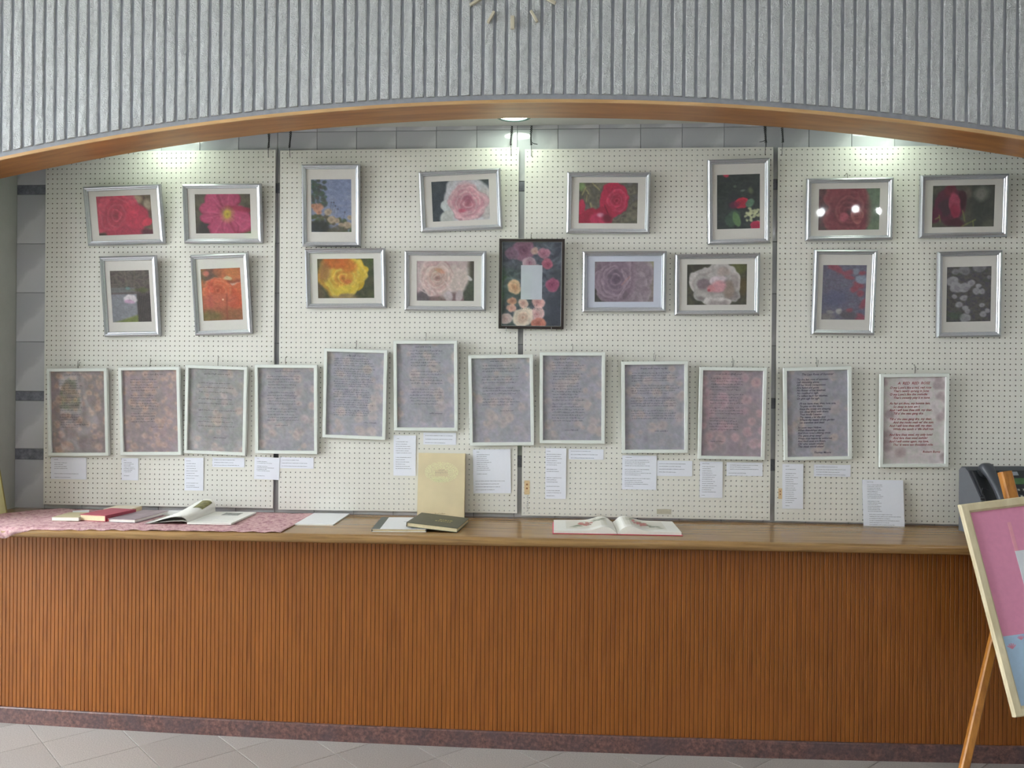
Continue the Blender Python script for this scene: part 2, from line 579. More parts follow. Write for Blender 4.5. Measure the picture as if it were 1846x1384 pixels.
# foliage outside the hall windows (one uncountable mass)
v, f = [], []
for k in range(9000):
    if k % 2:
        cx, cy = random.uniform(-6.5, 1.0), -12.2 + max(-0.9, min(0.9, random.gauss(0, 0.35)))
    else:
        cx, cy = -6.6 + max(-0.9, min(0.9, random.gauss(0, 0.35))), random.uniform(-12, -5.6)
    cz = random.random() * (2.4 + 0.3 * math.sin(cx * 2.3 + cy * 1.7))
    s = random.uniform(0.07, 0.17)
    a = Vector((random.gauss(0, 1), random.gauss(0, 1), random.gauss(0, 1))).normalized()
    b = a.orthogonal().normalized()
    p = Vector((cx, cy, cz - 0.1))
    i = len(v)
    v += [tuple(p - a * s), tuple(p + b * s * 0.5), tuple(p + a * s), tuple(p - b * s * 0.5)]
    f.append((i, i + 1, i + 2, i + 3))
M['sky_screen'] = plain('green_sky_screen', (92, 104, 72), 0.9)  # unseen walls added behind the foliage to keep sky out of reflections
struct(MB().box(-8.2, 1.6, -13.6, -13.4, -0.12, 2.7).build('sky_screen_rear', M['sky_screen']))
struct(MB().box(-8.2, -8.0, -13.4, -5.0, -0.12, 2.7).build('sky_screen_left', M['sky_screen']))
tag(mesh_obj('garden_foliage', v, f, M['leaf_far']), 'green garden foliage outside the hall windows', 'foliage', kind='stuff')

# ================================================================ COUNTER
def front_y(x):
    return -0.455 + 0.012 * (x - 0.2) ** 2
Z_WT = 0.940
counter = tag(empty('reception_counter', (0, -0.455, 0)), 'long wooden reception counter faced with narrow vertical slats', 'counter')
# backing carcass
n = 40
v, f = [], []
for k in range(n + 1):
    x = -2.6 + 5.2 * k / n
    y = front_y(x) + 0.0050
    for (yy, zz) in ((y, 0.0), (y, 0.895), (0.015, 0.895), (0.015, 0.0)):
        v.append((x, yy + 0.455, zz))
for k in range(n):
    for a in range(4):
        b = (a + 1) % 4
        f.append((4 * k + a, 4 * k + 4 + a, 4 * k + 4 + b, 4 * k + b))
f.append((0, 1, 2, 3)); f.append((4 * n + 3, 4 * n + 2, 4 * n + 1, 4 * n))
mesh_obj('carcass', v, f, M['slat_back'], counter)
SL_P, SL_W = 0.0190, 0.0172
h0, h1 = 0.072, 0.9
pr_ = [(-SL_W / 2, 0.009), (-SL_W / 2, 0.0012), (-SL_W / 2 + 0.0014, 0.0), (SL_W / 2 - 0.0014, 0.0), (SL_W / 2, 0.0012), (SL_W / 2, 0.009)]
sb = MB().prism(pr_, 'z', h0, h1)
slat_me = bpy.data.meshes.new('slat')
slat_me.from_pydata(sb.v, [], sb.f)
slat_me.materials.append(M['slat'])
ns = int(5.2 / SL_P)
for k in range(ns):
    x = -2.6 + SL_P * (k + 0.5)
    o = bpy.data.objects.new('slat', slat_me)
    col.objects.link(o)
    o.parent = counter
    o.location = (x, front_y(x) + 0.455, 0)
    o.rotation_euler = (0, 0, math.atan(0.024 * (x - 0.2)))
# granite skirting along the counter's foot
v, f = [], []
for k in range(n + 1):
    x = -2.6 + 5.2 * k / n
    y = front_y(x)
    for (yy, zz) in ((y + 0.006, 0.0), (y - 0.014, 0.0), (y - 0.014, 0.069), (y - 0.011, 0.073), (y + 0.006, 0.073)):
        v.append((x, yy, zz))
for k in range(n):
    for a in range(5):
        b = (a + 1) % 5
        f.append((5 * k + a, 5 * k + b, 5 * k + 5 + b, 5 * k + 5 + a))
f.append((4, 3, 2, 1, 0)); f.append(tuple(5 * n + a for a in range(5)))
struct(mesh_obj('baseboard_front', v, f, M['granite']))
# worktop with rounded nose
def nose_y(x):
    return -0.548 + 0.014 * x
v, f = [], []
TH = 0.040
pro = [(None, 0.0)]
for k in range(9):
    a = math.pi / 2 + math.pi * k / 8
    pro.append((TH / 2 * math.cos(a), -TH / 2 + TH / 2 * math.sin(a)))
n = 30
for k in range(n + 1):
    x = -HALF + 0.004 + (2 * HALF - 0.008) * k / n
    y = nose_y(x) + TH / 2
    row = [(0.0205, Z_WT)] + [(y + dy, Z_WT + dz) for dy, dz in pro[1:]] + [(0.0205, Z_WT - TH)]
    for (yy, zz) in row:
        v.append((x, yy, zz))
c = 11
for k in range(n):
    for a in range(c):
        b = (a + 1) % c
        f.append((c * k + a, c * k + c + a, c * k + c + b, c * k + b))
f.append(tuple(range(c))); f.append(tuple(c * n + a for a in reversed(range(c))))
wt = mesh_obj('worktop', v, f, M['worktop'])
for p in wt.data.polygons:
    p.use_smooth = len(p.vertices) == 4
try:
    wt.data.set_sharp_from_angle(angle=math.radians(40))
except Exception:
    pass
tag(wt, 'long brown wood-grain worktop with rounded front edge on the slatted counter', 'worktop')

# ================================================================ PEGBOARDS
def pegboard_mesh():
    nx, nz, p = 48, 72, 0.025
    R_H, D = 0.0030, 0.0055
    N = 8
    ang = (np.arange(N) + 0.5) * 2 * math.pi / N + math.pi        # start near lower-left corner
    gx, gz = np.meshgrid(np.arange(nx + 1) * p, np.arange(nz + 1) * p, indexing='xy')
    gv = np.stack([gx.ravel(), np.zeros(gx.size), gz.ravel()], 1)
    cx, cz = np.meshgrid((np.arange(nx) + 0.5) * p, (np.arange(nz) + 0.5) * p, indexing='xy')
    cx, cz = cx.ravel(), cz.ravel()
    m = cx.size
    hx = cx[:, None] + R_H * np.cos(ang)[None]
    hz = cz[:, None] + R_H * np.sin(ang)[None]
    fr = np.stack([hx, np.zeros_like(hx), hz], 2).reshape(-1, 3)
    bk = np.stack([hx, np.full_like(hx, D), hz], 2).reshape(-1, 3)
    base_f, base_b = len(gv), len(gv) + len(fr)
    verts = np.concatenate([gv, fr, bk])
    ii, jj = np.meshgrid(np.arange(nx), np.arange(nz), indexing='xy')
    ii, jj = ii.ravel(), jj.ravel()
    g = lambda i, j: j * (nx + 1) + i
    BL, BR, TR, TL = g(ii, jj), g(ii + 1, jj), g(ii + 1, jj + 1), g(ii, jj + 1)
    H = lambda k: base_f + np.arange(m) * N + (k % N)
    B = lambda k: base_b + np.arange(m) * N + (k % N)
    # hole vertex k angles: 202.5, 247.5, 292.5, 337.5, 22.5, 67.5, 112.5, 157.5
    quads = [np.stack([BL, BR, H(2), H(1)], 1), np.stack([BR, TR, H(4), H(3)], 1),
             np.stack([TR, TL, H(6), H(5)], 1), np.stack([TL, BL, H(0), H(7)], 1)]
    tris = [np.stack([BL, H(1), H(0)], 1), np.stack([BR, H(3), H(2)], 1), np.stack([TR, H(5), H(4)], 1), np.stack([TL, H(7), H(6)], 1)]
    for k in range(N):
        quads.append(np.stack([H(k), H(k + 1), B(k + 1), B(k)], 1))
    faces = [tuple(r) for q in quads for r in q.tolist()] + [tuple(r) for q in tris for r in q.tolist()]
    b = len(verts)
    W_, H_ = nx * p, nz * p
    ex = [(0, 0, 0), (W_, 0, 0), (W_, 0, H_), (0, 0, H_), (0, D, 0), (W_, D, 0), (W_, D, H_), (0, D, H_)]
    verts = np.concatenate([verts, np.array(ex)])
    faces += [(b, b + 4, b + 5, b + 1), (b + 1, b + 5, b + 6, b + 2), (b + 2, b + 6, b + 7, b + 3), (b + 3, b + 7, b + 4, b)]
    me = bpy.data.meshes.new('perforated_sheet')
    me.from_pydata(verts.tolist(), [], faces)
    me.materials.append(M['peg'])
    me.materials.append(M['peg_core'])
    mi = np.zeros(len(faces), dtype=np.int32)
    mi[4 * m:12 * m] = 1
    me.polygons.foreach_set('material_index', mi)
    return me
M['peg_core'] = plain('hardboard_core', (92, 72, 54), 0.9)
peg_me = pegboard_mesh()
M['batten'] = plain('batten_wood', (150, 140, 120), 0.7)
batten_me = MB().box(0, 0.02, 0.0056, 0.0195, 0.02, 1.78)
Z_PB = 0.964
PANELS = [(-2.4503, 0.0, 'cream pegboard panel beside the tiled wall strip, carrying four tilted rose photos', 0.16),
          (-1.2223, -0.004, 'cream pegboard panel carrying the yellow rose photo, behind the standing buff book', 0.30),
          (0.0, -0.010, 'cream pegboard panel carrying the lilac rose photo, behind the open picture book', 0.06),
          (1.2227, -0.013, 'cream pegboard panel behind the telephone, carrying the dark crimson rose photos', 0.06)]
for x0, dz, lab, rot in PANELS:
    r = tag(empty('pegboard_panel', (x0, 0, Z_PB + dz)), lab, 'pegboard', 'hung pegboard panels')
    r.rotation_euler = (0, math.radians(-rot + 0.1), 0)
    o = bpy.data.objects.new('perforated_sheet', peg_me)
    col.objects.link(o)
    o.parent = r
    for bx in (0.03, 1.15):
        b = mesh_obj('batten', batten_me.v, batten_me.f, M['batten'], r)
        b.location = (bx, 0, 0)

# hanging wires: twisted black wire from the ceiling edge down to the boards' top holes
WIRES = [(-1.287, 'black twisted wire holding the board beside the tiled strip, at its inner corner', 2.722),
         (-1.177, 'black twisted wire holding the yellow rose board, over the sky photo', 2.722),
         (-0.066, 'black twisted wire holding the yellow rose board, beside the lit round lamp', 2.718),
         (0.033, 'black twisted wire with a loose end holding the lilac rose board, by the lamp', 2.716),
         (1.162, 'black twisted wire with a loose end above the red rose and white blossom photo', 2.712),
         (1.241, 'black twisted wire at the corner of the board behind the telephone', 2.708)]
for i, (x, lab, zb) in enumerate(WIRES):
    mb = MB()
    for ph in (0, math.pi):
        pts = []
        for k in range(33):
            t = k / 32
            z = 2.868 - 0.094 * t
            a = ph + t * 2 * math.pi * 5
            sp = 0.0035 + 0.0012 * math.sin(7 * t)
            pts.append((sp * math.cos(a) + 0.003 * math.sin(3 * t + i), -0.006 + sp * math.sin(a), z))
        mb.tube(pts, 0.0022, 5)
    mb.tube([(0.003 * math.sin(3 + i), -0.006, 2.775), (0, -0.007, 2.75), (0, -0.004, zb + 0.01), (0, 0.003, zb)], 0.0013, 5)
    if i in (3, 4):
        s = 1 if i == 3 else -1
        mb.tube([(0.002, -0.008, 2.785), (s * 0.012, -0.012, 2.778), (s * 0.03, -0.014, 2.774)], 0.0016, 5)
    o = mb.build('hanging_wire', M['black_wire'])
    o.location = (x, 0, 0)
    tag(o, lab, 'wire', 'wires hanging the pegboards')

# ================================================================ DOWNLIGHTS IN THE ALCOVE CEILING
M['lamp_ring'] = plain('dark_green_lamp_ring', (52, 92, 84), 0.4)
M['fill_lamp_can'] = plain('white_fill_lamp_can', (230, 230, 225), 0.5)
def ring(mb, r0, r1, z0, z1, n=28):
    s = len(mb.v)
    for k in range(n):
        a = 2 * math.pi * k / n
        for (r, z) in ((r0, z0), (r1, z0), (r1, z1), (r0, z1)):
            mb.v.append((r * math.cos(a), r * math.sin(a), z))
    for k in range(n):
        l = (k + 1) % n
        for a in range(4):
            b = (a + 1) % 4
            mb.f.append((s + 4 * k + a, s + 4 * k + b, s + 4 * l + b, s + 4 * l + a))
    return mb
def disc(mb, r, z, n=28, down=True):
    s = len(mb.v)
    for k in range(n):
        a = 2 * math.pi * k / n
        mb.v.append((r * math.cos(a), r * math.sin(a), z))
    mb.f.append(tuple(s + k for k in (reversed(range(n)) if down else range(n))))
    return mb
for x, lab in ((-1.782, 'round ceiling downlight above the pink rose photos beside the tiled strip'),
               (-0.046, 'round ceiling downlight glowing white above the gap of the middle boards'),
               (1.696, 'round ceiling downlight above the dark crimson rose photos')):
    r = tag(empty('ceiling_downlight', (x, -0.145, Z_CEIL)), lab, 'ceiling light', 'alcove downlights')
    ring(MB(), 0.070, 0.086, -0.007, 0.0).build('ring', M['lamp_ring'], r)
    disc(MB(), 0.070, -0.003).build('diffuser', M['lamp_white'], r)

# unseen recessed round lamps, added to the hall ceiling as frontal fill
for y in (-2.2, -4.6, -7.0, -9.2):
    for x in (-3.4, -1.2, 1.0, 3.2, 5.4):
        rg = ring(MB(), 0.15, 0.17, -0.01, 0.0, 20).build('recessed_fill_lamp', M['fill_lamp_can'], hall_ceiling)
        rg.location = (x, y, Z_HALL)
        disc(MB(), 0.15, -0.004, 20).build('diffuser', M['hall_fill'], rg)
M['globe'] = emit('globe_lamp_glow', (0.92, 0.96, 1.0), 45.0)
for x in (3.93, 4.32, 4.73):
    st = MB().tube([(0, 0, 0), (0, 0, -1.12)], 0.012, 6).build('pendant_lamp', M['mullion'], hall_ceiling)
    st.location = (x, -9.0, Z_HALL)
    gb = MB()
    nn, mm_ = 8, 12
    gb.v = [(0.055 * math.sin(math.pi * i / nn) * math.cos(2 * math.pi * j / mm_), 0.055 * math.sin(math.pi * i / nn) * math.sin(2 * math.pi * j / mm_), -1.17 + 0.055 * math.cos(math.pi * i / nn)) for i in range(nn + 1) for j in range(mm_)]
    gb.f = [(i * mm_ + j, i * mm_ + (j + 1) % mm_, (i + 1) * mm_ + (j + 1) % mm_, (i + 1) * mm_ + j) for i in range(nn) for j in range(mm_)]
    gb.build('globe', M['globe'], st)

# ================================================================ CLOCK ON THE RIBBED WALL
M['marker'] = plain('pale_wood_marker', (206, 198, 178), 0.5)
M['hand'] = plain('clock_hand_metal', (190, 184, 168), 0.4)
ck = tag(empty('wall_clock', (-0.031, Y_FRONT - 0.001, 3.366)), 'wall clock of loose pale wooden hour sticks on the ribbed wall', 'clock')
for k in range(12):
    a = 2 * math.pi * k / 12
    wd = 0.0085 if k % 3 == 0 else 0.0055
    mk = MB().cbox(-wd, wd, -0.016, 0.0, -0.028, 0.028, 0.001).build('hour_marker', M['marker'], ck)
    mk.location = (0.188 * math.sin(a), 0, 0.188 * math.cos(a))
    mk.rotation_euler = (0, a, 0)
hb = MB()
hb.prism([(0.028 * math.cos(t), 0.028 * math.sin(t)) for t in np.linspace(0, 2 * math.pi, 17)[:-1]], 'y', -0.02, 0.0)
hb.build('hub', M['marker'], ck)
for ang, ln, nm in ((math.radians(305), 0.10, 'hour_hand'), (math.radians(62), 0.15, 'minute_hand')):
    h = MB().cbox(-0.005, 0.005, -0.026, -0.021, -0.02, ln, 0.001).build(nm, M['hand'], ck)
    h.rotation_euler = (0, ang, 0)
# ================================================================ PAINTED PRINTS (flat photo prints as vertex colours on a fine grid)
class Cv:
    def __init__(self, w, h, bg, seed=0):
        self.w, self.h = w, h
        self.a = np.ones((h, w, 3)) * np.array(bg, float)
        self.r = np.random.default_rng(seed)
        self.asp = h / w
        yy, xx = np.meshgrid((np.arange(h) + 0.5) / h, (np.arange(w) + 0.5) / w, indexing='ij')
        self.x, self.y = xx, yy
        self.wx = (self.field(6) - 0.5) * 0.09 + (self.field(17) - 0.5) * 0.035
        self.wy = ((self.field(6) - 0.5) * 0.09 + (self.field(17) - 0.5) * 0.035) / self.asp
    def field(self, n, m=None):
        """smooth noise 0..1 with about n cells across"""
        m = m or max(2, int(round(n * self.asp)))
        g = self.r.random((m + 2, n + 2))
        fx, fy = self.x * n, self.y * m
        ix, iy = fx.astype(int), fy.astype(int)
        tx, ty = fx - ix, fy - iy
        tx, ty = tx * tx * (3 - 2 * tx), ty * ty * (3 - 2 * ty)
        return (g[iy, ix] * (1 - tx) * (1 - ty) + g[iy, ix + 1] * tx * (1 - ty) + g[iy + 1, ix] * (1 - tx) * ty + g[iy + 1, ix + 1] * tx * ty)
    def lay(self, mask, c):
        m = np.clip(mask, 0, 1)[..., None]
        self.a = self.a * (1 - m) + np.array(c, float) * m
        return self
    def mottle(self, cols, n=8):
        f = self.field(n) * 0.6 + self.field(n * 3) * 0.4
        for i, c in enumerate(cols):
            t = (i + 1) / (len(cols) + 1)
            self.lay(np.clip(1 - np.abs(f - t) * 5, 0, 1) * 0.9, c)
        return self
    def mask(self, cx, cy, rx, ry, ang=0.0, soft=0.15, wob=0.0, n=5):
        """soft ellipse; radii are fractions of the width / height"""
        ca, sa = math.cos(math.radians(ang)), math.sin(math.radians(ang))
        k = min(1.0, rx * 5.0)
        dx, dy = (self.x + self.wx * k - cx), (self.y + self.wy * k - cy) * self.asp
        u, v = (dx * ca + dy * sa) / rx, (-dx * sa + dy * ca) / (ry * self.asp)
        d = np.hypot(u, v)
        if wob:
            d = d + (self.field(n) - 0.5) * 2 * wob
        return np.clip((1 - d) / max(soft, 1e-3) + 0.5, 0, 1)
    def blob(self, cx, cy, rx, ry, c, ang=0.0, soft=0.15, alpha=1.0, wob=0.0, n=5):
        return self.lay(self.mask(cx, cy, rx, ry, ang, soft, wob, n) * alpha, c)
    def band(self, x0, y0, x1, y1, wd, c, alpha=1.0, soft=0.6):
        ax, ay, bx, by = x0, y0 * self.asp, x1, y1 * self.asp
        px, py = self.x - ax, self.y * self.asp - ay
        dx, dy = bx - ax, by - ay
        t = np.clip((px * dx + py * dy) / (dx * dx + dy * dy + 1e-9), 0, 1)
        d = np.hypot(px - t * dx, py - t * dy)
        return self.lay(np.clip((1 - d / wd) / soft, 0, 1) * alpha, c)
    def rect(self, x0, y0, x1, y1, c, alpha=1.0):
        m = ((self.x > x0) & (self.x < x1) & (self.y > y0) & (self.y < y1)).astype(float)
        return self.lay(m * alpha, c)
    def rose(self, cx, cy, r, cols, layers=5, squash=1.0, ang0=0.0, dark=None, wob=0.06, soft=0.08):
        """whorled petals from the outside in; cols = outer colour, inner colour, rim colour"""
        o, i_, rim = [np.array(c, float) for c in cols]
        dk = np.array(dark, float) if dark is not None else i_ * 0.62
        ry = r / self.asp * squash
        self.blob(cx, cy, r, ry, o * 0.92, 0, soft, 1, wob, 7)
        for L in range(layers):
            t = L / max(1, layers - 1)
            k = max(3, int(6 - 3 * t))
            rad = r * (0.66 - 0.60 * t)
            c = o * (1 - t) + i_ * t
            for j in range(k):
                a = ang0 + L * 1.3 + j * 2 * math.pi / k + self.r.uniform(-0.4, 0.4)
                pr = r * (0.46 - 0.27 * t) * self.r.uniform(0.8, 1.25)
                rad = r * (0.66 - 0.60 * t) * self.r.uniform(0.8, 1.2)
                px, py = cx + rad * math.cos(a), cy + rad * math.sin(a) / self.asp * squash
                deg = math.degrees(a) + 90
                m1 = self.mask(px, py, pr * 1.25, pr / self.asp * 0.85, deg, 0.12)
                ox, oy = 0.16 * pr * math.cos(a), 0.16 * pr * math.sin(a) / self.asp
                m2 = self.mask(px - ox, py - oy, pr * 1.15, pr / self.asp * 0.74, deg, 0.35)
                v = self.r.uniform(0.92, 1.06)
                self.lay(m1 * 0.85, rim * v)
                self.lay(m2 * 0.85, c * v)
                m3 = self.mask(px - 2.6 * ox, py - 2.6 * oy, pr * 0.95, pr / self.asp * 0.46, deg, 0.6)
                self.lay(m3 * 0.45, dk * 0.5 + c * 0.5)
        self.blob(cx, cy, r * 0.09, r * 0.09 / self.asp * squash, dk, 0, 0.8, 0.35)
        return self
    def grain(self, amt=5):
        self.a += self.r.normal(0, amt, (self.h, self.w, 1))
        return self
    def finish(self, amt=0.55):
        """soften hard paint edges and add fine petal-like texture"""
        p = np.pad(self.a, ((1, 1), (1, 1), (0, 0)), mode='edge')
        b = sum(p[i:i + self.h, j:j + self.w] for i in range(3) for j in range(3)) / 9.0
        self.a = 0.35 * self.a + 0.65 * b
        t = (self.field(14) - 0.5) * 0.20 + (self.field(30) - 0.5) * 0.22 + (self.field(55) - 0.5) * 0.12
        self.a *= (1 + amt * t)[..., None]
        return self
    def fade(self, k, c):
        self.a = self.a * (1 - k) + np.array(c, float) * k
        return self

def print_material():
    m = Mat('photo_print_paper', (0.5, 0.5, 0.5, 1), 0.45, 0, 0.35)
    a = m.new('ShaderNodeVertexColor', layer_name='print')
    m.color(a.outputs['Color'])
    return m.m
M['print'] = print_material()

def print_obj(name, cv, w, h, parent, y, z0, x0=None):
    """grid sheet carrying the canvas; centred in x unless x0 given; lower edge at z0; facing -y"""
    nw, nh = cv.w, cv.h
    x0 = -w / 2 if x0 is None else x0
    xs = x0 + np.linspace(0, w, nw)
    zs = z0 + np.linspace(h, 0, nh)
    X, Z = np.meshgrid(xs, zs)
    vv = np.stack([X.ravel(), np.full(X.size, y), Z.ravel()], 1)
    i, j = np.meshgrid(np.arange(nw - 1), np.arange(nh - 1))
    i, j = i.ravel(), j.ravel()
    b = j * nw + i
    ff = np.stack([b, b + nw, b + nw + 1, b + 1], 1)
    me = bpy.data.meshes.new(name)
    me.vertices.add(len(vv)); me.vertices.foreach_set('co', vv.ravel())
    me.loops.add(ff.size); me.loops.foreach_set('vertex_index', ff.ravel().astype(np.int32))
    me.polygons.add(len(ff)); me.polygons.foreach_set('loop_start', (np.arange(len(ff)) * 4).astype(np.int32))
    me.update(calc_edges=True)
    at = me.color_attributes.new('print', 'FLOAT_COLOR', 'POINT')
    rgba = np.ones((len(vv), 4))
    rgba[:, :3] = lin(np.clip(cv.a, 0, 255)).reshape(-1, 3)
    at.data.foreach_set('color', rgba.ravel().astype(np.float32))
    me.materials.append(M['print'])
    me.validate()
    o = bpy.data.objects.new(name, me)
    col.objects.link(o)
    o.parent = parent
    return o

def glass_material(name, wav):
    m = bpy.data.materials.new(name)
    m.use_nodes = True
    nt = m.node_tree
    N = nt.nodes
    N.remove(N['Principled BSDF'])
    tr = N.new('ShaderNodeBsdfTransparent')
    tr.inputs[0].default_value = (0.97, 0.98, 0.98, 1)
    gl = N.new('ShaderNodeBsdfGlossy')
    gl.inputs['Roughness'].default_value = 0.03
    lw = N.new('ShaderNodeLayerWeight')
    lw.inputs['Blend'].default_value = 0.5
    pw = N.new('ShaderNodeMath'); pw.operation = 'POWER'
    pw.inputs[1].default_value = 5.0
    nt.links.new(lw.outputs['Facing'], pw.inputs[0])
    fr = N.new('ShaderNodeMapRange')
    fr.inputs['To Min'].default_value = 0.045
    fr.inputs['To Max'].default_value = 1.0
    nt.links.new(pw.outputs[0], fr.inputs['Value'])
    mx = N.new('ShaderNodeMixShader')
    g = N.new('ShaderNodeNewGeometry')
    no = N.new('ShaderNodeTexNoise')
    no.inputs['Scale'].default_value = 5.0
    no.inputs['Detail'].default_value = 0.0
    nt.links.new(g.outputs['Position'], no.inputs['Vector'])
    bp = N.new('ShaderNodeBump')
    bp.inputs['Strength'].default_value = wav
    bp.inputs['Distance'].default_value = 0.02
    nt.links.new(no.outputs['Fac'], bp.inputs['Height'])
    nt.links.new(bp.outputs['Normal'], gl.inputs['Normal'])
    nt.links.new(fr.outputs[0], mx.inputs[0])
    nt.links.new(tr.outputs[0], mx.inputs[1])
    nt.links.new(gl.outputs[0], mx.inputs[2])
    nt.links.new(mx.outputs[0], N['Material Output'].inputs[0])
    return m
M['glass'] = glass_material('frame_glass', 0.05)
M['acrylic'] = glass_material('frame_acrylic_sheet', 0.25)
def silver():
    m = Mat('brushed_silver_moulding', C(205, 207, 214), 0.33, 0.85, 0.5)
    n = m.noise(m.coords('Object', (4, 4, 4)), 40, 3)
    m.color(m.ramp(n, [(0.3, C(190, 192, 199)), (0.7, C(200, 202, 208))]))
    return m.m
M['silver'] = silver()
M['white_frame'] = plain('white_lacquer_frame', (226, 230, 226), 0.4, 0, 0.4, 0.02)
M['black_frame'] = plain('dark_brown_frame', (48, 38, 38), 0.35, 0, 0.5, 0.15)
M['matboard'] = plain('white_mat_board', (226, 220, 216), 0.85, 0, 0.2, 0.015, 60)
M['matboard_cool'] = plain('cool_white_mat_board', (214, 216, 232), 0.85, 0, 0.2, 0.015, 60)
M['backing'] = plain('frame_backing_board', (120, 100, 78), 0.9)
M['silver_edge'] = plain('silver_inner_edge', (200, 200, 205), 0.3, 0.7)

def frame_mesh(name, w, h, prof, mat, parent):
    """mitred moulding: prof = [(inset, height)], in the xz plane, bottom at z=0, centred in x, front at -y"""
    v, f = [], []
    for d, y in prof:
        v += [(-w / 2 + d, -y, d), (w / 2 - d, -y, d), (w / 2 - d, -y, h - d), (-w / 2 + d, -y, h - d)]
    for p in range(len(prof) - 1):
        for k in range(4):
            l = (k + 1) % 4
            f.append((4 * p + k, 4 * p + l, 4 * p + 4 + l, 4 * p + 4 + k))
    return mesh_obj(name, v, f, mat, parent)

def place_frame(o, cx, cz, h, roll, tilt, T):
    """bottom-back edge touches the board; frame leans forward by tilt and is turned by roll"""
    ro, ti = math.radians(roll), math.radians(tilt)
    R = Matrix.Rotation(ti, 3, 'X') @ Matrix.Rotation(-ro, 3, 'Y')
    cf = Vector((cx, -0.024 - (h / 2) * math.sin(ti), cz))
    loc = cf - R @ Vector((0, -T, h / 2))
    o.matrix_basis = Matrix.Translation(loc) @ R.to_4x4()

def flat_panel(name, w, h, y, z0, mat, parent, t=0.002):
    return MB().box(-w / 2, w / 2, y, y + t, z0, z0 + h).build(name, mat, parent)

# ---------------------------------------------------------------- the sixteen rose photographs
L_, S_ = 0.4035, 0.294
PW, PH = 118, 78
def pic_1():
    c = Cv(PW, PH, (92, 74, 62), 1).mottle([(70, 60, 52), (120, 100, 82), (96, 62, 58)], 5)
    c.blob(0.74, 0.10, 0.10, 0.12, (176, 150, 122), 0, 0.7).blob(0.93, 0.25, 0.07, 0.13, (168, 150, 128), 0, 0.7).blob(0.60, 0.1, 0.07, 0.09, (120, 110, 90), 0, 0.7)
    c.blob(0.85, 0.52, 0.07, 0.10, (58, 54, 46), 0, 0.8)
    c.rose(0.34, 0.48, 0.44, [(204, 62, 88), (186, 48, 74), (216, 84, 108)], 5, 0.98)
    c.blob(0.72, 0.58, 0.22, 0.34, (200, 48, 78), 20, 0.25, 0.9, 0.05).blob(0.90, 0.68, 0.09, 0.09, (216, 58, 84), -30, 0.2)
    c.blob(0.55, 0.92, 0.42, 0.13, (178, 42, 72), 0, 0.3, 0.8).blob(0.9, 0.95, 0.12, 0.1, (92, 36, 52), 0, 0.6)
    c.blob(0.06, 0.97, 0.10, 0.08, (70, 52, 46), 0, 0.5).blob(0.62, 0.36, 0.12, 0.1, (222, 66, 92), 30, 0.7, 0.8)
    return c
def pic_2():
    c = Cv(PW, PH, (92, 86, 70), 2).mottle([(78, 74, 60), (104, 96, 78), (86, 76, 68)], 4)
    c.blob(0.20, 0.9, 0.16, 0.22, (58, 52, 52), 0, 0.7)
    for x, y, rx, ry, a, k in ((0.36, 0.16, 0.19, 0.32, -10, 1.0), (0.62, 0.12, 0.22, 0.26, 10, 0.93), (0.28, 0.42, 0.19, 0.16, 10, 1.0),
                               (0.25, 0.62, 0.16, 0.15, -10, 0.96), (0.80, 0.68, 0.26, 0.36, -20, 1.0), (0.46, 0.86, 0.20, 0.34, 10, 0.98), (0.62, 0.86, 0.14, 0.3, -10, 0.95)):
        c.blob(x, y, rx, ry, (150 * k, 44 * k, 78 * k), a, 0.08, 0.9, 0.05)
        c.blob(x - 0.01, y - 0.02, rx * 0.9, ry * 0.88, (200 * k, 78 * k, 118 * k), a, 0.3, 0.9)
    for x1, y1 in ((0.3, 0.05), (0.45, 0.0), (0.62, 0.0), (0.16, 0.45), (0.14, 0.62), (0.35, 0.98), (0.5, 1.0), (0.9, 0.9), (1.0, 0.7)):
        c.band(0.56, 0.5, x1, y1, 0.012, (214, 110, 142), 0.45)
    c.band(0.58, 0.34, 1.0, 0.42, 0.05, (150, 34, 60), 0.7).band(0.62, 0.72, 0.72, 0.98, 0.03, (148, 42, 70), 0.6)
    c.blob(0.57, 0.51, 0.11, 0.17, (196, 150, 96), 0, 0.8, 0.8).blob(0.57, 0.51, 0.065, 0.10, (206, 178, 62), 0, 0.5).blob(0.575, 0.51, 0.02, 0.035, (166, 140, 52), 0, 0.5)
    return c
def pic_3():
    c = Cv(PH, PW, (98, 84, 82), 3).mottle([(84, 70, 70), (112, 100, 92), (80, 74, 66)], 9)
    c.rect(0, 0.33, 0.62, 0.42, (120, 120, 122), 0.8).rect(0, 0.42, 1, 0.47, (104, 88, 92), 0.7)
    c.lay(((c.y > 0.46) & (c.x < 0.66)).astype(float) * 0.95, (142, 142, 152))
    c.lay(np.clip((c.y - 0.99 + c.x * 0.24) * 22, 0, 1) * (c.x < 0.68), (124, 132, 70))
    c.lay(np.clip((c.x - 0.63) * 20, 0, 1) * np.clip((c.y - 0.40) * 9, 0, 1), (64, 54, 54))
    for k in range(14):
        x = 0.66 + 0.34 * k / 14
        c.band(x, 0.45, x + 0.03, 1.0, 0.008, (104, 92, 92) if k % 2 else (42, 36, 38), 0.6)
    c.blob(0.75, 0.38, 0.2, 0.05, (84, 88, 46), 0, 0.7, 0.8, 0.2).band(0.38, 0, 0.42, 0.4, 0.012, (140, 128, 104), 0.5).band(0.62, 0, 0.6, 0.4, 0.012, (126, 116, 92), 0.5)
    c.blob(0.44, 0.35, 0.06, 0.03, (112, 150, 146), 0, 0.6, 0.8)
    c.blob(0.48, 0.545, 0.17, 0.075, (226, 216, 222), 20, 0.2, 1, 0.08).blob(0.46, 0.60, 0.13, 0.045, (204, 164, 196), 15, 0.4)
    return c
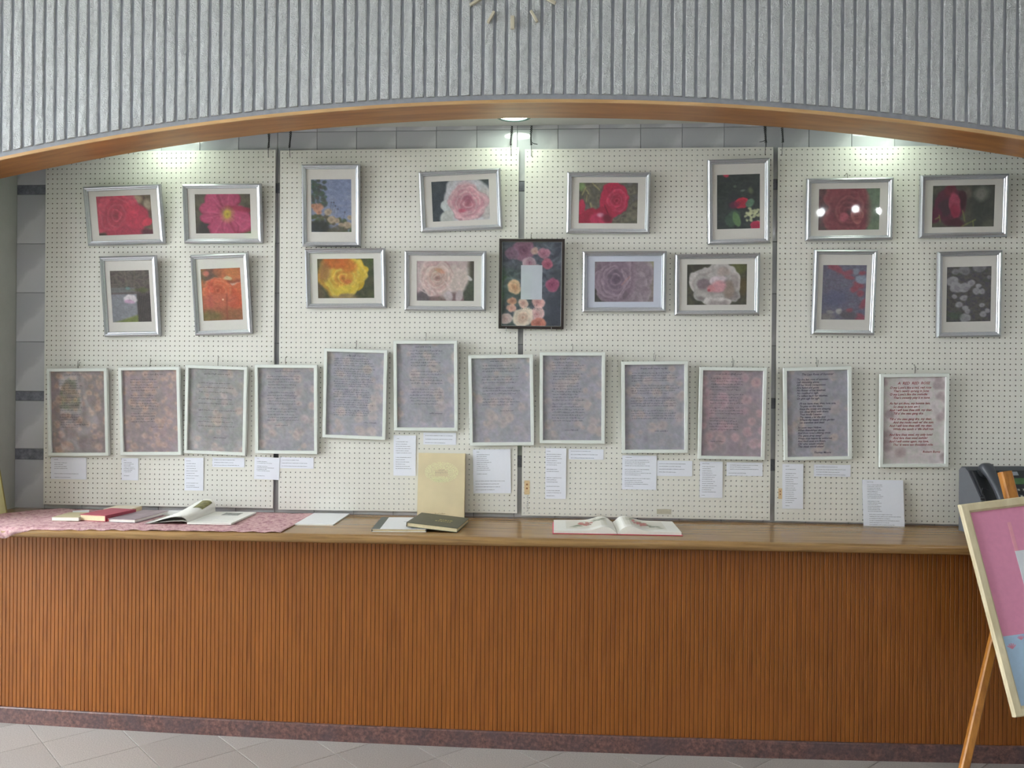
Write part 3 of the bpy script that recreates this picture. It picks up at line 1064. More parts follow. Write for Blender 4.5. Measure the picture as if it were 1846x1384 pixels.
def pic_4():
    c = Cv(PH, PW, (176, 84, 64), 4).mottle([(150, 72, 60), (196, 104, 76), (160, 96, 70)], 4)
    c.blob(0.22, 0.14, 0.22, 0.13, (112, 82, 72), 0, 0.7).blob(0.14, 0.10, 0.08, 0.05, (206, 112, 100), 0, 0.6)
    c.blob(0.82, 0.10, 0.25, 0.12, (206, 112, 74), 0, 0.6).blob(0.68, 0.20, 0.11, 0.035, (220, 184, 150), 5, 0.4).blob(0.88, 0.32, 0.2, 0.05, (216, 168, 156), -3, 0.3)
    c.blob(0.85, 0.56, 0.26, 0.24, (206, 82, 62), 0, 0.2).blob(0.95, 0.36, 0.18, 0.08, (212, 92, 70), 0, 0.4)
    c.rose(0.42, 0.42, 0.36, [(216, 92, 66), (204, 78, 62), (228, 122, 96)], 3, 0.85)
    c.blob(0.4, 0.62, 0.42, 0.15, (192, 92, 78), 0, 0.5, 0.8)
    c.lay(np.clip((c.y - 0.70) * 6, 0, 1) * 0.75, (142, 86, 66)).blob(0.15, 0.92, 0.3, 0.12, (118, 104, 62), 0, 0.8, 0.8)
    c.band(0.62, 0.5, 0.6, 1.0, 0.03, (138, 58, 52), 0.5).blob(0.52, 0.60, 0.02, 0.02, (250, 206, 180), 20, 0.5)
    return c
def pic_5():
    c = Cv(PH, PW, (134, 144, 178), 5).mottle([(140, 150, 182), (128, 138, 172), (146, 152, 178)], 4)
    r = c.r
    for k in range(70):
        t = r.random()
        c.blob(0.05 + 0.32 * r.random() ** 1.2, 0.02 + 0.5 * t, 0.05, 0.028, (64 + 20 * r.random(), 74 + 22 * r.random(), 76), r.uniform(0, 180), 0.5, 0.8)
    for k in range(60):
        x = r.random()
        y = 1 - r.random() * (0.40 - 0.2 * x)
        c.blob(x, y, 0.06, 0.035, (70 + 30 * r.random(), 72 + 26 * r.random(), 58), r.uniform(0, 180), 0.5, 0.85)
    for x, y, s in ((0.16, 0.53, 0.13), (0.06, 0.5, 0.07), (0.2, 0.62, 0.06), (0.42, 0.62, 0.1), (0.5, 0.76, 0.1), (0.64, 0.78, 0.07), (0.95, 0.72, 0.06), (0.88, 0.86, 0.11), (0.74, 0.86, 0.07)):
        g = (206, 146, 118) if x < 0.25 else (188, 164, 138)
        c.blob(x, y, s, s * 0.62, g, 0, 0.4, 0.95, 0.1).blob(x, y, s * 0.4, s * 0.3, tuple(0.8 * q for q in g), 0, 0.7, 0.8)
    c.blob(0.2, 0.9, 0.28, 0.12, (48, 50, 50), 0, 0.5, 0.9).blob(0.62, 0.95, 0.16, 0.08, (102, 96, 88), 0, 0.6, 0.8)
    for x, y in ((0.5, 0.44), (0.56, 0.44), (0.6, 0.5), (0.66, 0.56), (0.83, 0.62)):
        c.band(x, y, x - 0.03, y + 0.14, 0.008, (92, 94, 100), 0.7).blob(x, y, 0.018, 0.012, (74, 70, 80), 0, 0.5)
    return c
def pic_6():
    c = Cv(PW, PH, (62, 70, 80), 6).mottle([(56, 64, 74), (70, 78, 86), (60, 70, 68)], 3)
    c.blob(0.62, 0.42, 0.42, 0.52, (206, 204, 210), 0, 0.1, 1, 0.06, 5).blob(0.28, 0.66, 0.14, 0.16, (204, 210, 210), 30, 0.12).blob(0.30, 0.90, 0.15, 0.15, (196, 198, 194), 0, 0.2)
    c.blob(0.75, 0.95, 0.4, 0.2, (210, 208, 214), 0, 0.2).blob(0.93, 0.6, 0.12, 0.4, (208, 200, 198), 0, 0.3)
    c.blob(0.60, 0.16, 0.14, 0.16, (212, 168, 178), 0, 0.9, 0.8)
    c.rose(0.62, 0.56, 0.33, [(212, 158, 170), (196, 116, 134), (232, 192, 200)], 5, 0.95, 0.4)
    c.blob(0.62, 0.46, 0.08, 0.08, (160, 92, 112), 0, 0.8, 0.8).blob(0.52, 0.74, 0.06, 0.05, (204, 100, 122), 0, 0.7)
    return c
def pic_7():
    c = Cv(PW, PH, (74, 70, 60), 7).mottle([(66, 64, 54), (84, 78, 62), (64, 66, 50)], 4)
    c.lay(np.clip((0.16 - c.x) * 8, 0, 1) * 0.7, (112, 84, 70))
    c.blob(0.40, 0.46, 0.36, 0.50, (198, 146, 62), 0, 0.15, 1, 0.05).blob(0.70, 0.3, 0.19, 0.28, (220, 176, 50), 20, 0.12).blob(0.72, 0.62, 0.10, 0.2, (210, 168, 46), 0, 0.12)
    c.rose(0.46, 0.50, 0.34, [(222, 182, 62), (214, 128, 58), (236, 204, 96)], 4, 0.95, 0.7)
    c.blob(0.34, 0.12, 0.22, 0.14, (202, 96, 50), -8, 0.4, 0.9).blob(0.54, 0.18, 0.14, 0.16, (208, 106, 48), 20, 0.6, 0.8).blob(0.14, 0.35, 0.09, 0.22, (150, 92, 70), 0, 0.7, 0.7)
    c.blob(0.54, 0.58, 0.06, 0.06, (206, 112, 62), 0, 0.7).blob(0.48, 0.78, 0.16, 0.1, (224, 196, 72), 0, 0.7, 0.8)
    c.blob(0.42, 0.97, 0.28, 0.08, (136, 110, 88), 0, 0.5, 0.8)
    return c
def pic_8():
    c = Cv(PW, PH, (206, 184, 184), 8).mottle([(212, 192, 190), (200, 172, 176), (218, 204, 202)], 4)
    c.lay(np.clip((c.x - 0.86) * 12, 0, 1) * np.clip(1.5 - np.abs(c.y - 0.4) * 0.5, 0, 1), (84, 74, 70))
    c.blob(0.92, 0.78, 0.12, 0.36, (82, 80, 78), 0, 0.3).blob(0.88, 0.42, 0.08, 0.06, (214, 202, 208), 20, 0.2)
    c.lay(np.clip((c.y - 0.72 - 0.10 * np.sin(c.x * 17)) * 7, 0, 1) * (c.x < 0.82), (134, 106, 112)).blob(0.08, 0.92, 0.14, 0.2, (110, 98, 106), 0, 0.4)
    c.blob(0.68, 0.52, 0.20, 0.30, (216, 194, 192), -20, 0.3).blob(0.55, 0.88, 0.08, 0.12, (206, 188, 196), 30, 0.3).blob(0.74, 0.88, 0.06, 0.14, (196, 176, 184), 20, 0.3)
    c.rose(0.36, 0.42, 0.27, [(206, 168, 170), (198, 148, 146), (230, 206, 204)], 5, 1.15, 1.2)
    c.blob(0.40, 0.24, 0.09, 0.06, (212, 144, 126), 20, 0.7, 0.8).band(0.03, 0.68, 0.16, 0.8, 0.012, (222, 196, 198), 0.9).band(0.5, 0.52, 0.6, 0.76, 0.012, (230, 206, 210), 0.9)
    c.band(0.2, 0.6, 0.32, 0.82, 0.02, (222, 198, 200), 0.9)
    return c
def pic_9():
    c = Cv(PW, PH, (104, 98, 88), 9).mottle([(88, 78, 74), (128, 124, 104), (96, 92, 82), (112, 108, 112)], 8)
    c.blob(0.03, 0.08, 0.07, 0.14, (134, 156, 104), 0, 0.5)
    for p in ((0.12, 0.12, 0.06, 0.30), (0.13, 0.18, 0.17, 0.28), (0.23, 0.02, 0.35, 0.18), (0.2, 0.5, 0.22, 0.6), (0.14, 0.32, 0.13, 0.46)):
        c.band(*p, 0.013, (186, 176, 120), 0.8)
    c.blob(0.60, 0.42, 0.26, 0.42, (196, 46, 80), 25, 0.08, 1, 0.04)
    for k in range(6):
        c.band(0.46 + 0.05 * k, 0.68 - 0.01 * k, 0.58 + 0.05 * k, 0.08 + 0.05 * k, 0.012, (222, 96, 126) if k % 2 else (150, 32, 58), 0.6)
    c.rose(0.64, 0.44, 0.15, [(200, 52, 86), (170, 36, 64), (222, 90, 120)], 3, 1.5)
    c.blob(0.05, 0.62, 0.07, 0.22, (200, 52, 84), 0, 0.2).blob(0.30, 0.86, 0.34, 0.24, (172, 40, 68), -20, 0.2).blob(0.34, 0.92, 0.14, 0.18, (206, 62, 98), -50, 0.4)
    c.blob(0.38, 0.78, 0.06, 0.05, (228, 150, 178), 0, 0.7).band(0.44, 0.55, 0.5, 0.75, 0.014, (110, 22, 44), 0.8).blob(0.48, 0.85, 0.08, 0.1, (120, 30, 52), 0, 0.7)
    return c
def pic_10():
    c = Cv(PH, PW, (50, 58, 58), 10).mottle([(42, 48, 50), (60, 68, 64), (48, 52, 58)], 7)
    c.blob(0.22, 0.02, 0.07, 0.04, (206, 54, 84), 0, 0.4).blob(0.42, 0.22, 0.04, 0.025, (92, 106, 92), 0, 0.6).blob(0.6, 0.30, 0.05, 0.02, (110, 124, 118), 0, 0.6).blob(0.78, 0.3, 0.07, 0.06, (106, 116, 84), 0, 0.7, 0.8, 0.2)
    c.rose(0.55, 0.53, 0.15, [(196, 36, 62), (176, 28, 56), (218, 62, 84)], 3, 0.95).blob(0.40, 0.56, 0.11, 0.07, (116, 34, 70), 0, 0.6, 0.8)
    c.blob(0.38, 0.80, 0.16, 0.15, (70, 92, 78), 30, 0.15).blob(0.46, 0.82, 0.08, 0.14, (104, 138, 92), -15, 0.15).blob(0.76, 0.53, 0.09, 0.08, (102, 138, 114), 30, 0.2)
    for k in range(36):
        c.blob(0.84 + c.r.normal(0, 0.10), 0.74 + c.r.normal(0, 0.06), 0.045, 0.02, (214, 218, 172), c.r.uniform(0, 180), 0.4, 0.9)
    c.blob(0.72, 0.80, 0.05, 0.03, (54, 62, 66), 0, 0.5).rose(0.90, 0.94, 0.12, [(204, 44, 84), (186, 36, 72), (222, 80, 110)], 2, 0.9)
    return c
def pic_11():
    c = Cv(PW, PH, (138, 122, 132), 11).mottle([(126, 112, 122), (152, 136, 142), (118, 104, 116)], 5)
    c.blob(0.02, 0.9, 0.2, 0.3, (78, 74, 72), 0, 0.6).blob(0.95, 0.6, 0.14, 0.3, (150, 138, 132), 0, 0.6).blob(0.95, 0.05, 0.1, 0.1, (172, 166, 142), 0, 0.6)
    for x, y, rx, ry, a in ((0.72, 0.25, 0.16, 0.34, -20), (0.85, 0.25, 0.12, 0.36, -10), (0.74, 0.62, 0.14, 0.34, 10), (0.82, 0.8, 0.12, 0.26, 20), (0.62, 0.9, 0.18, 0.2, 10)):
        c.blob(x, y, rx, ry, (182, 164, 176), a, 0.1, 0.8).blob(x - 0.02, y, rx * 0.9, ry * 0.92, (154, 136, 148), a, 0.4, 0.9)
    c.rose(0.36, 0.45, 0.36, [(138, 116, 132), (118, 98, 120), (172, 148, 164)], 5, 1.1, 0.2, (92, 72, 92))
    c.band(0.40, 0.88, 0.6, 0.42, 0.014, (192, 166, 182), 0.8).band(0.46, 0.58, 0.59, 0.38, 0.016, (186, 140, 140), 0.8).band(0.46, 0.2, 0.5, 0.40, 0.016, (184, 160, 176), 0.8)
    return c
def pic_12():
    c = Cv(PW, PH, (74, 72, 62), 12).mottle([(62, 62, 56), (88, 84, 66), (70, 64, 56)], 6)
    c.blob(0.86, 0.10, 0.16, 0.14, (108, 110, 62), 0, 0.6, 0.8, 0.2).blob(0.93, 0.55, 0.08, 0.2, (96, 82, 54), 0, 0.6)
    for x, y, rx, ry, a, k in ((0.32, 0.22, 0.2, 0.18, -20, 0.9), (0.58, 0.16, 0.15, 0.17, 10, 0.94), (0.17, 0.45, 0.12, 0.26, -20, 0.98), (0.76, 0.38, 0.12, 0.32, -25, 0.98),
                               (0.72, 0.7, 0.16, 0.22, 20, 0.84), (0.32, 0.78, 0.2, 0.18, 15, 0.78), (0.5, 0.93, 0.24, 0.12, 0, 1.0), (0.45, 0.5, 0.3, 0.36, 0, 0.86)):
        c.blob(x, y, rx, ry, (222 * k, 214 * k, 212 * k), a, 0.08, 1, 0.03).blob(x + 0.02, y + 0.04, rx * 0.72, ry * 0.62, (176 * k, 160 * k, 160 * k), a, 0.5, 0.8)
    c.blob(0.28, 0.48, 0.1, 0.14, (142, 124, 130), 10, 0.3).blob(0.5, 0.40, 0.14, 0.12, (226, 210, 216), 0, 0.3).blob(0.70, 0.62, 0.09, 0.2, (166, 146, 134), 10, 0.5)
    c.blob(0.52, 0.56, 0.13, 0.16, (226, 164, 174), 0, 0.4).blob(0.40, 0.60, 0.07, 0.09, (224, 154, 158), 0, 0.4).blob(0.37, 0.64, 0.025, 0.03, (190, 86, 100), 0, 0.5).blob(0.6, 0.2, 0.1, 0.1, (190, 172, 166), 0, 0.5)
    return c
def pic_13():
    c = Cv(PW, PH, (100, 66, 72), 13).mottle([(84, 60, 68), (110, 72, 76), (92, 80, 76)], 7)
    c.lay(np.clip((c.x - 0.70) * 10, 0, 1), (112, 128, 108)).blob(0.93, 0.88, 0.1, 0.14, (140, 150, 84), 0, 0.7).blob(0.84, 0.72, 0.14, 0.14, (92, 92, 80), 0, 0.6)
    c.rose(0.50, 0.55, 0.36, [(130, 58, 68), (112, 46, 58), (150, 80, 86)], 6, 1.25, 0.3, (74, 34, 44))
    c.lay(np.clip((c.x - 0.76) * 9, 0, 1) * 0.9, (112, 128, 108)).blob(0.42, 0.68, 0.08, 0.11, (178, 84, 100), -10, 0.3).rose(0.64, 0.66, 0.10, [(158, 78, 84), (132, 56, 64), (190, 116, 112)], 3, 1.2).blob(0.36, 0.10, 0.14, 0.1, (136, 62, 72), 0, 0.6, 0.7)
    return c
def pic_14():
    c = Cv(PW, PH, (84, 82, 72), 14).mottle([(74, 74, 64), (96, 92, 80), (66, 68, 62)], 4)
    c.lay(np.clip((c.x - 0.54) * 7, 0, 1) * 0.8, (64, 68, 64)).blob(0.79, 0.22, 0.11, 0.15, (132, 130, 122), 0, 0.7).blob(0.57, 0.2, 0.06, 0.12, (112, 98, 90), 0, 0.7).blob(0.9, 0.95, 0.14, 0.1, (92, 92, 80), -20, 0.6)
    c.blob(0.26, 0.52, 0.26, 0.42, (100, 46, 64), 0, 0.12, 1, 0.05).blob(0.47, 0.35, 0.07, 0.2, (72, 34, 46), 0, 0.3).blob(0.29, 0.14, 0.10, 0.14, (112, 44, 58), 0, 0.3).blob(0.2, 0.55, 0.11, 0.22, (74, 50, 60), 15, 0.4)
    c.blob(0.37, 0.5, 0.085, 0.30, (176, 70, 96), -8, 0.25).blob(0.37, 0.62, 0.07, 0.16, (160, 44, 74), 0, 0.5).blob(0.06, 0.72, 0.09, 0.2, (98, 40, 62), 20, 0.3).blob(0.36, 0.9, 0.16, 0.1, (82, 40, 52), 0, 0.4)
    for p in ((0.48, 0.98, 0.70, 0.82), (0.66, 0.86, 0.67, 0.98), (0.12, 0.7, 0.14, 0.86), (0.06, 0.8, 0.13, 0.74), (0.49, 0.6, 0.53, 0.85)):
        c.band(*p, 0.012, (142, 146, 80), 0.85)
    return c
def pic_15():
    c = Cv(PH, PW, (112, 112, 136), 15).mottle([(96, 96, 126), (124, 122, 142), (108, 96, 118), (120, 126, 140)], 9)
    for x, y, rx, ry in ((0.32, 0.08, 0.2, 0.05), (0.6, 0.14, 0.12, 0.06), (0.62, 0.24, 0.1, 0.03), (0.80, 0.36, 0.13, 0.07), (0.72, 0.44, 0.1, 0.06), (0.85, 0.52, 0.08, 0.06), (0.95, 0.72, 0.08, 0.1), (0.9, 0.95, 0.13, 0.07), (0.9, 0.15, 0.07, 0.04), (0.65, 0.82, 0.1, 0.03)):
        c.blob(x, y, rx, ry, (178, 70, 84), c.r.uniform(-30, 30), 0.6, 0.85, 0.25, 9)
    c.blob(0.88, 0.26, 0.12, 0.07, (166, 182, 206), 0, 0.4, 0.9, 0.2).blob(0.76, 0.12, 0.06, 0.05, (160, 172, 190), 0, 0.5, 0.8, 0.3)
    c.blob(0.40, 0.84, 0.075, 0.055, (206, 202, 198), 0, 0.4, 1, 0.1).blob(0.2, 0.86, 0.08, 0.03, (172, 166, 162), 0, 0.6).blob(0.12, 0.95, 0.16, 0.06, (144, 136, 132), 0, 0.7)
    c.blob(0.3, 0.62, 0.3, 0.14, (84, 88, 128), 0, 0.8, 0.6).blob(0.6, 0.92, 0.18, 0.08, (84, 74, 78), 0, 0.7, 0.7)
    return c
def pic_16():
    c = Cv(PH, PW, (88, 82, 82), 16).mottle([(76, 70, 72), (100, 96, 88), (82, 78, 92), (84, 88, 74)], 8)
    for x, y, s in ((0.12, 0.27, 0.13), (0.22, 0.37, 0.14), (0.42, 0.38, 0.13), (0.55, 0.30, 0.09), (0.68, 0.45, 0.08), (0.72, 0.36, 0.06), (0.8, 0.46, 0.07), (0.40, 0.57, 0.08), (0.30, 0.69, 0.08), (0.42, 0.76, 0.07),
                    (0.47, 0.81, 0.06), (0.42, 0.93, 0.12), (0.4, 0.07, 0.14), (0.2, 0.1, 0.08), (0.82, 0.86, 0.08), (0.8, 0.7, 0.06), (0.94, 0.2, 0.05), (0.18, 0.54, 0.06), (0.72, 0.03, 0.14), (0.92, 0.8, 0.06)):
        k = 0.92 if y > 0.2 else 0.74
        c.blob(x, y, s, s * 0.66, (186 * k, 182 * k, 188 * k), 0, 0.25, 0.95, 0.1, 9).blob(x + s * 0.2, y + s * 0.2, s * 0.5, s * 0.3, (158 * k, 152 * k, 160 * k), 20, 0.7, 0.7)
    c.blob(0.2, 0.88, 0.14, 0.06, (74, 96, 72), 0, 0.8, 0.6, 0.3)
    return c

PHOTOS = [  # centre x, centre z, portrait?, roll, tilt, painter, mat, label
    (-2.0183, 2.4323, 0, 1.65, 7.1, pic_1, 'silver-framed photo of a deep pink full rose against brown, tilted, beside the tiled strip'),
    (-1.5105, 2.4383, 0, -0.01, 5.8, pic_2, 'silver-framed photo of an open pink rose with a yellow centre'),
    (-1.9823, 2.0238, 1, 1.26, 5.3, pic_3, 'upright silver-framed photo of a pale rose beside a dark tree trunk'),
    (-1.5125, 2.0348, 1, 2.18, 4.5, pic_4, 'upright silver-framed photo of orange-red poppy-like roses'),
    (-0.9587, 2.4760, 1, -0.16, 4.1, pic_5, 'upright silver-framed photo of roses against blue sky'),
    (-0.3121, 2.4983, 0, 2.31, 4.6, pic_6, 'silver-framed photo of a white and pink rose on dark ground, tilted'),
    (-0.8826, 2.1146, 0, 0.43, 5.4, pic_7, 'silver-framed photo of a yellow and orange rose'),
    (-0.3848, 2.1028, 0, -0.31, 4.6, pic_8, 'silver-framed photo of a pale pink ruffled rose beside the dark brown poster frame'),
    (0.4101, 2.4819, 0, -0.52, 4.35, pic_9, 'silver-framed photo of bright red roses with dry stems'),
    (1.0329, 2.4847, 1, 1.25, 4.0, pic_10, 'upright silver-framed photo of a small red rose and white blossom on dark leaves'),
    (0.4901, 2.0994, 0, 0.20, 4.8, pic_11, 'silver-framed photo of a lilac rose with a bluish white mat'),
    (0.9345, 2.0860, 0, 0.53, 4.5, pic_12, 'silver-framed photo of a white rose with a pink heart'),
    (1.5534, 2.4454, 0, 0.53, 4.5, pic_13, 'silver-framed photo of a dark crimson quartered rose beside green'),
    (2.0812, 2.4576, 0, 0.66, 4.4, pic_14, 'silver-framed photo of a dark crimson rose bud on olive ground'),
    (1.5314, 2.0483, 1, -0.28, 4.9, pic_15, 'upright silver-framed hazy blue photo with red blooms'),
    (2.1078, 2.0411, 1, 1.38, 4.3, pic_16, 'upright silver-framed grey photo of many small white roses'),
]
SIL = [(0.0, 0.0), (0.0, 0.012), (0.003, 0.0185), (0.008, 0.022), (0.0125, 0.0205), (0.0160, 0.0160), (0.0205, 0.0150), (0.0225, 0.0125), (0.0230, 0.0075)]
for i, (cx, cz, port, ro, ti, paint, lab) in enumerate(PHOTOS):
    w, h = (S_, L_) if port else (L_, S_)
    r = tag(empty('photo_frame'), lab, 'photo frame', 'silver-framed rose photographs')
    place_frame(r, cx, cz, h, ro, ti, 0.022)
    frame_mesh('moulding', w, h, SIL, M['silver'], r)
    flat_panel('backing', w - 0.006, h - 0.006, -0.004, 0.003, M['backing'], r)
    pw, ph = (0.690 * w, 0.640 * h) if port else (0.703 * w, 0.660 * h)
    # bevelled window mat: four-sided ring
    iw, ih = w - 0.044, h - 0.044
    mv, mf = [], []
    for (a, b_, y) in ((iw, ih, -0.0078), (pw, ph, -0.0078), (pw, ph, -0.0062)):
        mv += [(-a / 2, y, h / 2 - b_ / 2), (a / 2, y, h / 2 - b_ / 2), (a / 2, y, h / 2 + b_ / 2), (-a / 2, y, h / 2 + b_ / 2)]
    for p in range(2):
        for k in range(4):
            l = (k + 1) % 4
            mf.append((4 * p + k, 4 * p + l, 4 * p + 4 + l, 4 * p + 4 + k))
    mesh_obj('mat_board', mv, mf, M['matboard_cool'] if i == 10 else M['matboard'], r)
    cv = paint()
    print_obj('photo_print', cv.finish().fade(0.30 if i == 14 else 0.10, (132, 128, 142)).grain(3), pw + 0.002, ph + 0.002, r, -0.0061, h / 2 - ph / 2 - 0.001)  # fade mixes the glass's reflected grey haze into the print colours
    g = MB().quad((-iw / 2, -0.0095, 0.022), (iw / 2, -0.0095, 0.022), (iw / 2, -0.0095, h - 0.022), (-iw / 2, -0.0095, h - 0.022))
    g.build('glass', M['glass'], r)
# ================================================================ THE EXHIBITION POSTER IN A DARK FRAME
def pic_poster():
    c = Cv(90, 128, (72, 76, 90), 21).mottle([(58, 62, 76), (92, 96, 110), (78, 84, 92), (64, 70, 78)], 7)
    for k in range(60):
        c.blob(c.r.random(), c.r.random() * 0.6, 0.09, 0.012, (124, 130, 142) if k % 3 else (46, 50, 62), c.r.uniform(-70, 70), 0.6, 0.5)
    c.lay(np.clip((c.x - 0.68) * 6, 0, 1) * np.clip((c.y - 0.55) * 8, 0, 1) * 0.8, (60, 64, 78))
    for a in ((0.36, 0.10, 0.17, (138, 96, 116), (112, 66, 90)), (0.16, 0.14, 0.10, (130, 100, 120), (108, 74, 96)), (0.55, 0.11, 0.06, (206, 172, 160), (190, 140, 130)),
              (0.70, 0.14, 0.09, (186, 128, 146), (160, 92, 116)), (0.46, 0.25, 0.10, (196, 164, 176), (150, 90, 112)), (0.58, 0.34, 0.09, (206, 176, 190), (184, 140, 160)),
              (0.76, 0.27, 0.09, (178, 96, 118), (150, 66, 92)), (0.84, 0.50, 0.115, (170, 88, 118), (132, 56, 90)), (0.21, 0.54, 0.11, (222, 180, 148), (206, 140, 108)),
              (0.17, 0.70, 0.07, (198, 142, 124), (178, 112, 98)), (0.16, 0.79, 0.07, (222, 172, 160), (206, 140, 128)), (0.36, 0.73, 0.08, (224, 184, 176), (210, 146, 138)),
              (0.62, 0.72, 0.10, (224, 176, 172), (206, 136, 136)), (0.06, 0.92, 0.10, (228, 202, 200), (212, 170, 168)), (0.60, 0.86, 0.12, (230, 192, 190), (206, 140, 142)),
              (0.36, 0.90, 0.18, (240, 218, 202), (222, 168, 148)), (0.62, 0.97, 0.11, (214, 134, 116), (196, 104, 90))):
        x, y, r_, o, i_ = a
        c.rose(x, y, r_, [o, i_, tuple(min(255, q * 1.10) for q in o)], 3, 0.9, c.r.uniform(0, 3))
    return c
KW, KH = 0.3185, 0.4365
r = tag(empty('poster_frame'), 'dark brown framed rose poster with a pale blank panel, hung over the board gap', 'poster')
place_frame(r, 0.0405, 2.0871, KH, -0.41, 4.5, 0.018)
frame_mesh('moulding', KW, KH, [(0, 0), (0, 0.016), (0.002, 0.018), (0.012, 0.018), (0.0135, 0.016), (0.0135, 0.006)], M['black_frame'], r)
flat_panel('backing', KW - 0.006, KH - 0.006, -0.003, 0.003, M['backing'], r)
frame_mesh('inner_edge', KW - 0.026, KH - 0.026, [(0, 0.0075), (0, 0.0095), (0.0022, 0.0095), (0.0022, 0.0065)], M['silver_edge'], r).location = (0, 0, 0.013)
iw, ih = KW - 0.030, KH - 0.030
po = print_obj('poster_print', pic_poster().finish().fade(0.10, (150, 152, 166)).grain(3), iw, ih, r, -0.0055, 0.015)  # fade puts the veil of the glass into the poster's colours
pp = MB().quad((-0.18 * iw, -0.0058, 0.015 + 0.315 * ih), (0.18 * iw, -0.0058, 0.015 + 0.315 * ih), (0.18 * iw, -0.0058, 0.015 + 0.725 * ih), (-0.18 * iw, -0.0058, 0.015 + 0.725 * ih))
pp.build('blank_panel', plain('poster_pale_panel', (204, 208, 218), 0.5, 0, 0.3, 0.05, 14), po)
rb_ = MB()
for (zz, xa, xb, s) in ((0.245, -0.05, 0.10, 0.010), (0.205, -0.15, 0.24, 0.0085)):
    x = xa * iw
    while x < xb * iw:
        for t in range(3):
            rb_.ribbon([(x + random.uniform(0, 0.006), 0.015 + zz * ih + random.uniform(-s, s) * 0.5), (x + random.uniform(0, 0.007), 0.015 + zz * ih + random.uniform(-s, s) * 0.5)], 0.0011, -0.0060)
        x += 0.0092
M['ink_dark'] = plain('dark_print_ink', (52, 40, 50), 0.6)
rb_.build('lettering', M['ink_dark'], po)
MB().quad((-iw / 2, -0.0105, 0.015), (iw / 2, -0.0105, 0.015), (iw / 2, -0.0105, 0.015 + ih), (-iw / 2, -0.0105, 0.015 + ih)).build('glass', M['acrylic'], r)

# ================================================================ TWELVE FRAMED POEMS
QW, QH = 0.3165, 0.4445
WHT = [(0, 0), (0, 0.0175), (0.0012, 0.0190), (0.0148, 0.0190), (0.0160, 0.0175), (0.0160, 0.006)]
POEMS = [  # x, z, roll, tilt
    (-2.2562, 1.4378, 0.82, 1.6), (-1.8768, 1.4469, 0.84, 2.3), (-1.5379, 1.4554, -1.60, 2.0), (-1.1775, 1.4638, 0.09, 2.1), (-0.8297, 1.5428, -1.47, 3.0), (-0.4764, 1.5867, 0.32, 3.2),
    (-0.1026, 1.5189, 1.10, 3.6), (0.2438, 1.5335, 0.32, 3.6), (0.6412, 1.4928, 0.91, 3.6), (1.0100, 1.4665, -0.21, 3.6), (1.4120, 1.4706, 1.74, 2.9), (1.8595, 1.4426, 1.10, 3.2)]
def poem_paper(k):
    bases = {0: (152, 136, 142), 1: (160, 142, 150), 2: (162, 155, 162), 3: (160, 154, 164), 9: (170, 154, 166), 11: (232, 220, 224)}
    b = np.array(bases.get(k, (172, 166, 180)), float)  # grey-lavender sheet tones include some of the glass's reflected veil
    c = Cv(64, 92, b, 40 + k).mottle([tuple(b * 0.93), tuple(b * 1.06), tuple(b * (0.96, 1.02, 0.96)), tuple(b * 0.98)], 6)
    if k == 11:
        for j in range(16):
            x, y = c.r.choice([0.05, 0.95]) + c.r.normal(0, 0.06), c.r.random()
            c.rose(x, y, 0.07, [(200, 180, 186), (186, 160, 170), (212, 196, 200)], 2, 1)
        c.rose(0.3, 0.86, 0.09, [(202, 180, 184), (188, 160, 168), (212, 194, 198)], 3)
        for j in range(10):
            c.band(0, 0.8 + 0.02 * j, 1, 0.8 + 0.02 * j, 0.006, (190, 178, 182), 0.4)
        return c.fade(0.25, (208, 196, 198))
    if k in (0, 1):
        spots = [(c.r.random(), c.r.random(), c.r.uniform(0.02, 0.055)) for _ in range(95)]
        o, i_ = (206, 172, 156), (182, 146, 136)
    elif k == 9:
        spots = [(c.r.random(), c.r.random(), c.r.uniform(0.03, 0.09)) for _ in range(38)]
        o, i_ = (220, 180, 186), (204, 154, 164)
    elif k in (2, 3):
        spots = [(c.r.random(), c.r.random(), c.r.uniform(0.03, 0.07)) for _ in range(26)]
        o, i_ = (196, 176, 170), (180, 154, 154)
    else:
        spots = [(c.r.random(), c.r.random(), c.r.uniform(0.03, 0.09)) for _ in range(26)]
        o, i_ = (208, 190, 180), (192, 168, 168)
    for j in range(40):
        c.blob(c.r.random(), c.r.random(), 0.05, 0.02, tuple(b * (0.9, 0.97, 0.86)), c.r.uniform(0, 180), 0.5, 0.35)
    for x, y, s in spots:
        t = c.r.uniform(-1, 1)
        oo = tuple(np.array(o) + (6 * t, 2 * t, -6 * t))
        c.rose(x, y, s, [oo, i_, tuple(min(255, q * 1.06) for q in oo)], 3, c.r.uniform(0.8, 1.1), c.r.uniform(0, 3), None, 0.35, 0.7)
    f1, f2, f3 = c.field(9), c.field(13), c.field(24)
    c.lay(np.clip((f1 * f3 * 2 - 0.55) * 3, 0, 1) * 0.5, tuple(b * (1.18, 1.10, 1.02)))
    c.lay(np.clip((f2 * f3 * 2 - 0.6) * 3, 0, 1) * 0.5, tuple(b * (0.86, 0.92, 0.84)))
    return c.fade(0.42 if k > 3 else 0.3, b)
def scribble(mb, x, z, xh, wlen, y, width):
    """one handwritten-looking word starting at x; returns new x"""
    pts = [(x, z)]
    n = max(3, int(wlen / (xh * 0.42)))
    for k in range(1, n + 1):
        up = k % 2
        h = xh * (random.uniform(0.7, 1.1) if random.random() > 0.16 else 1.9) if up else xh * (random.uniform(-0.12, 0.2) if random.random() > 0.1 else -0.8)
        pts.append((x + wlen * k / n, z + h))
    mb.ribbon(pts, width, y)
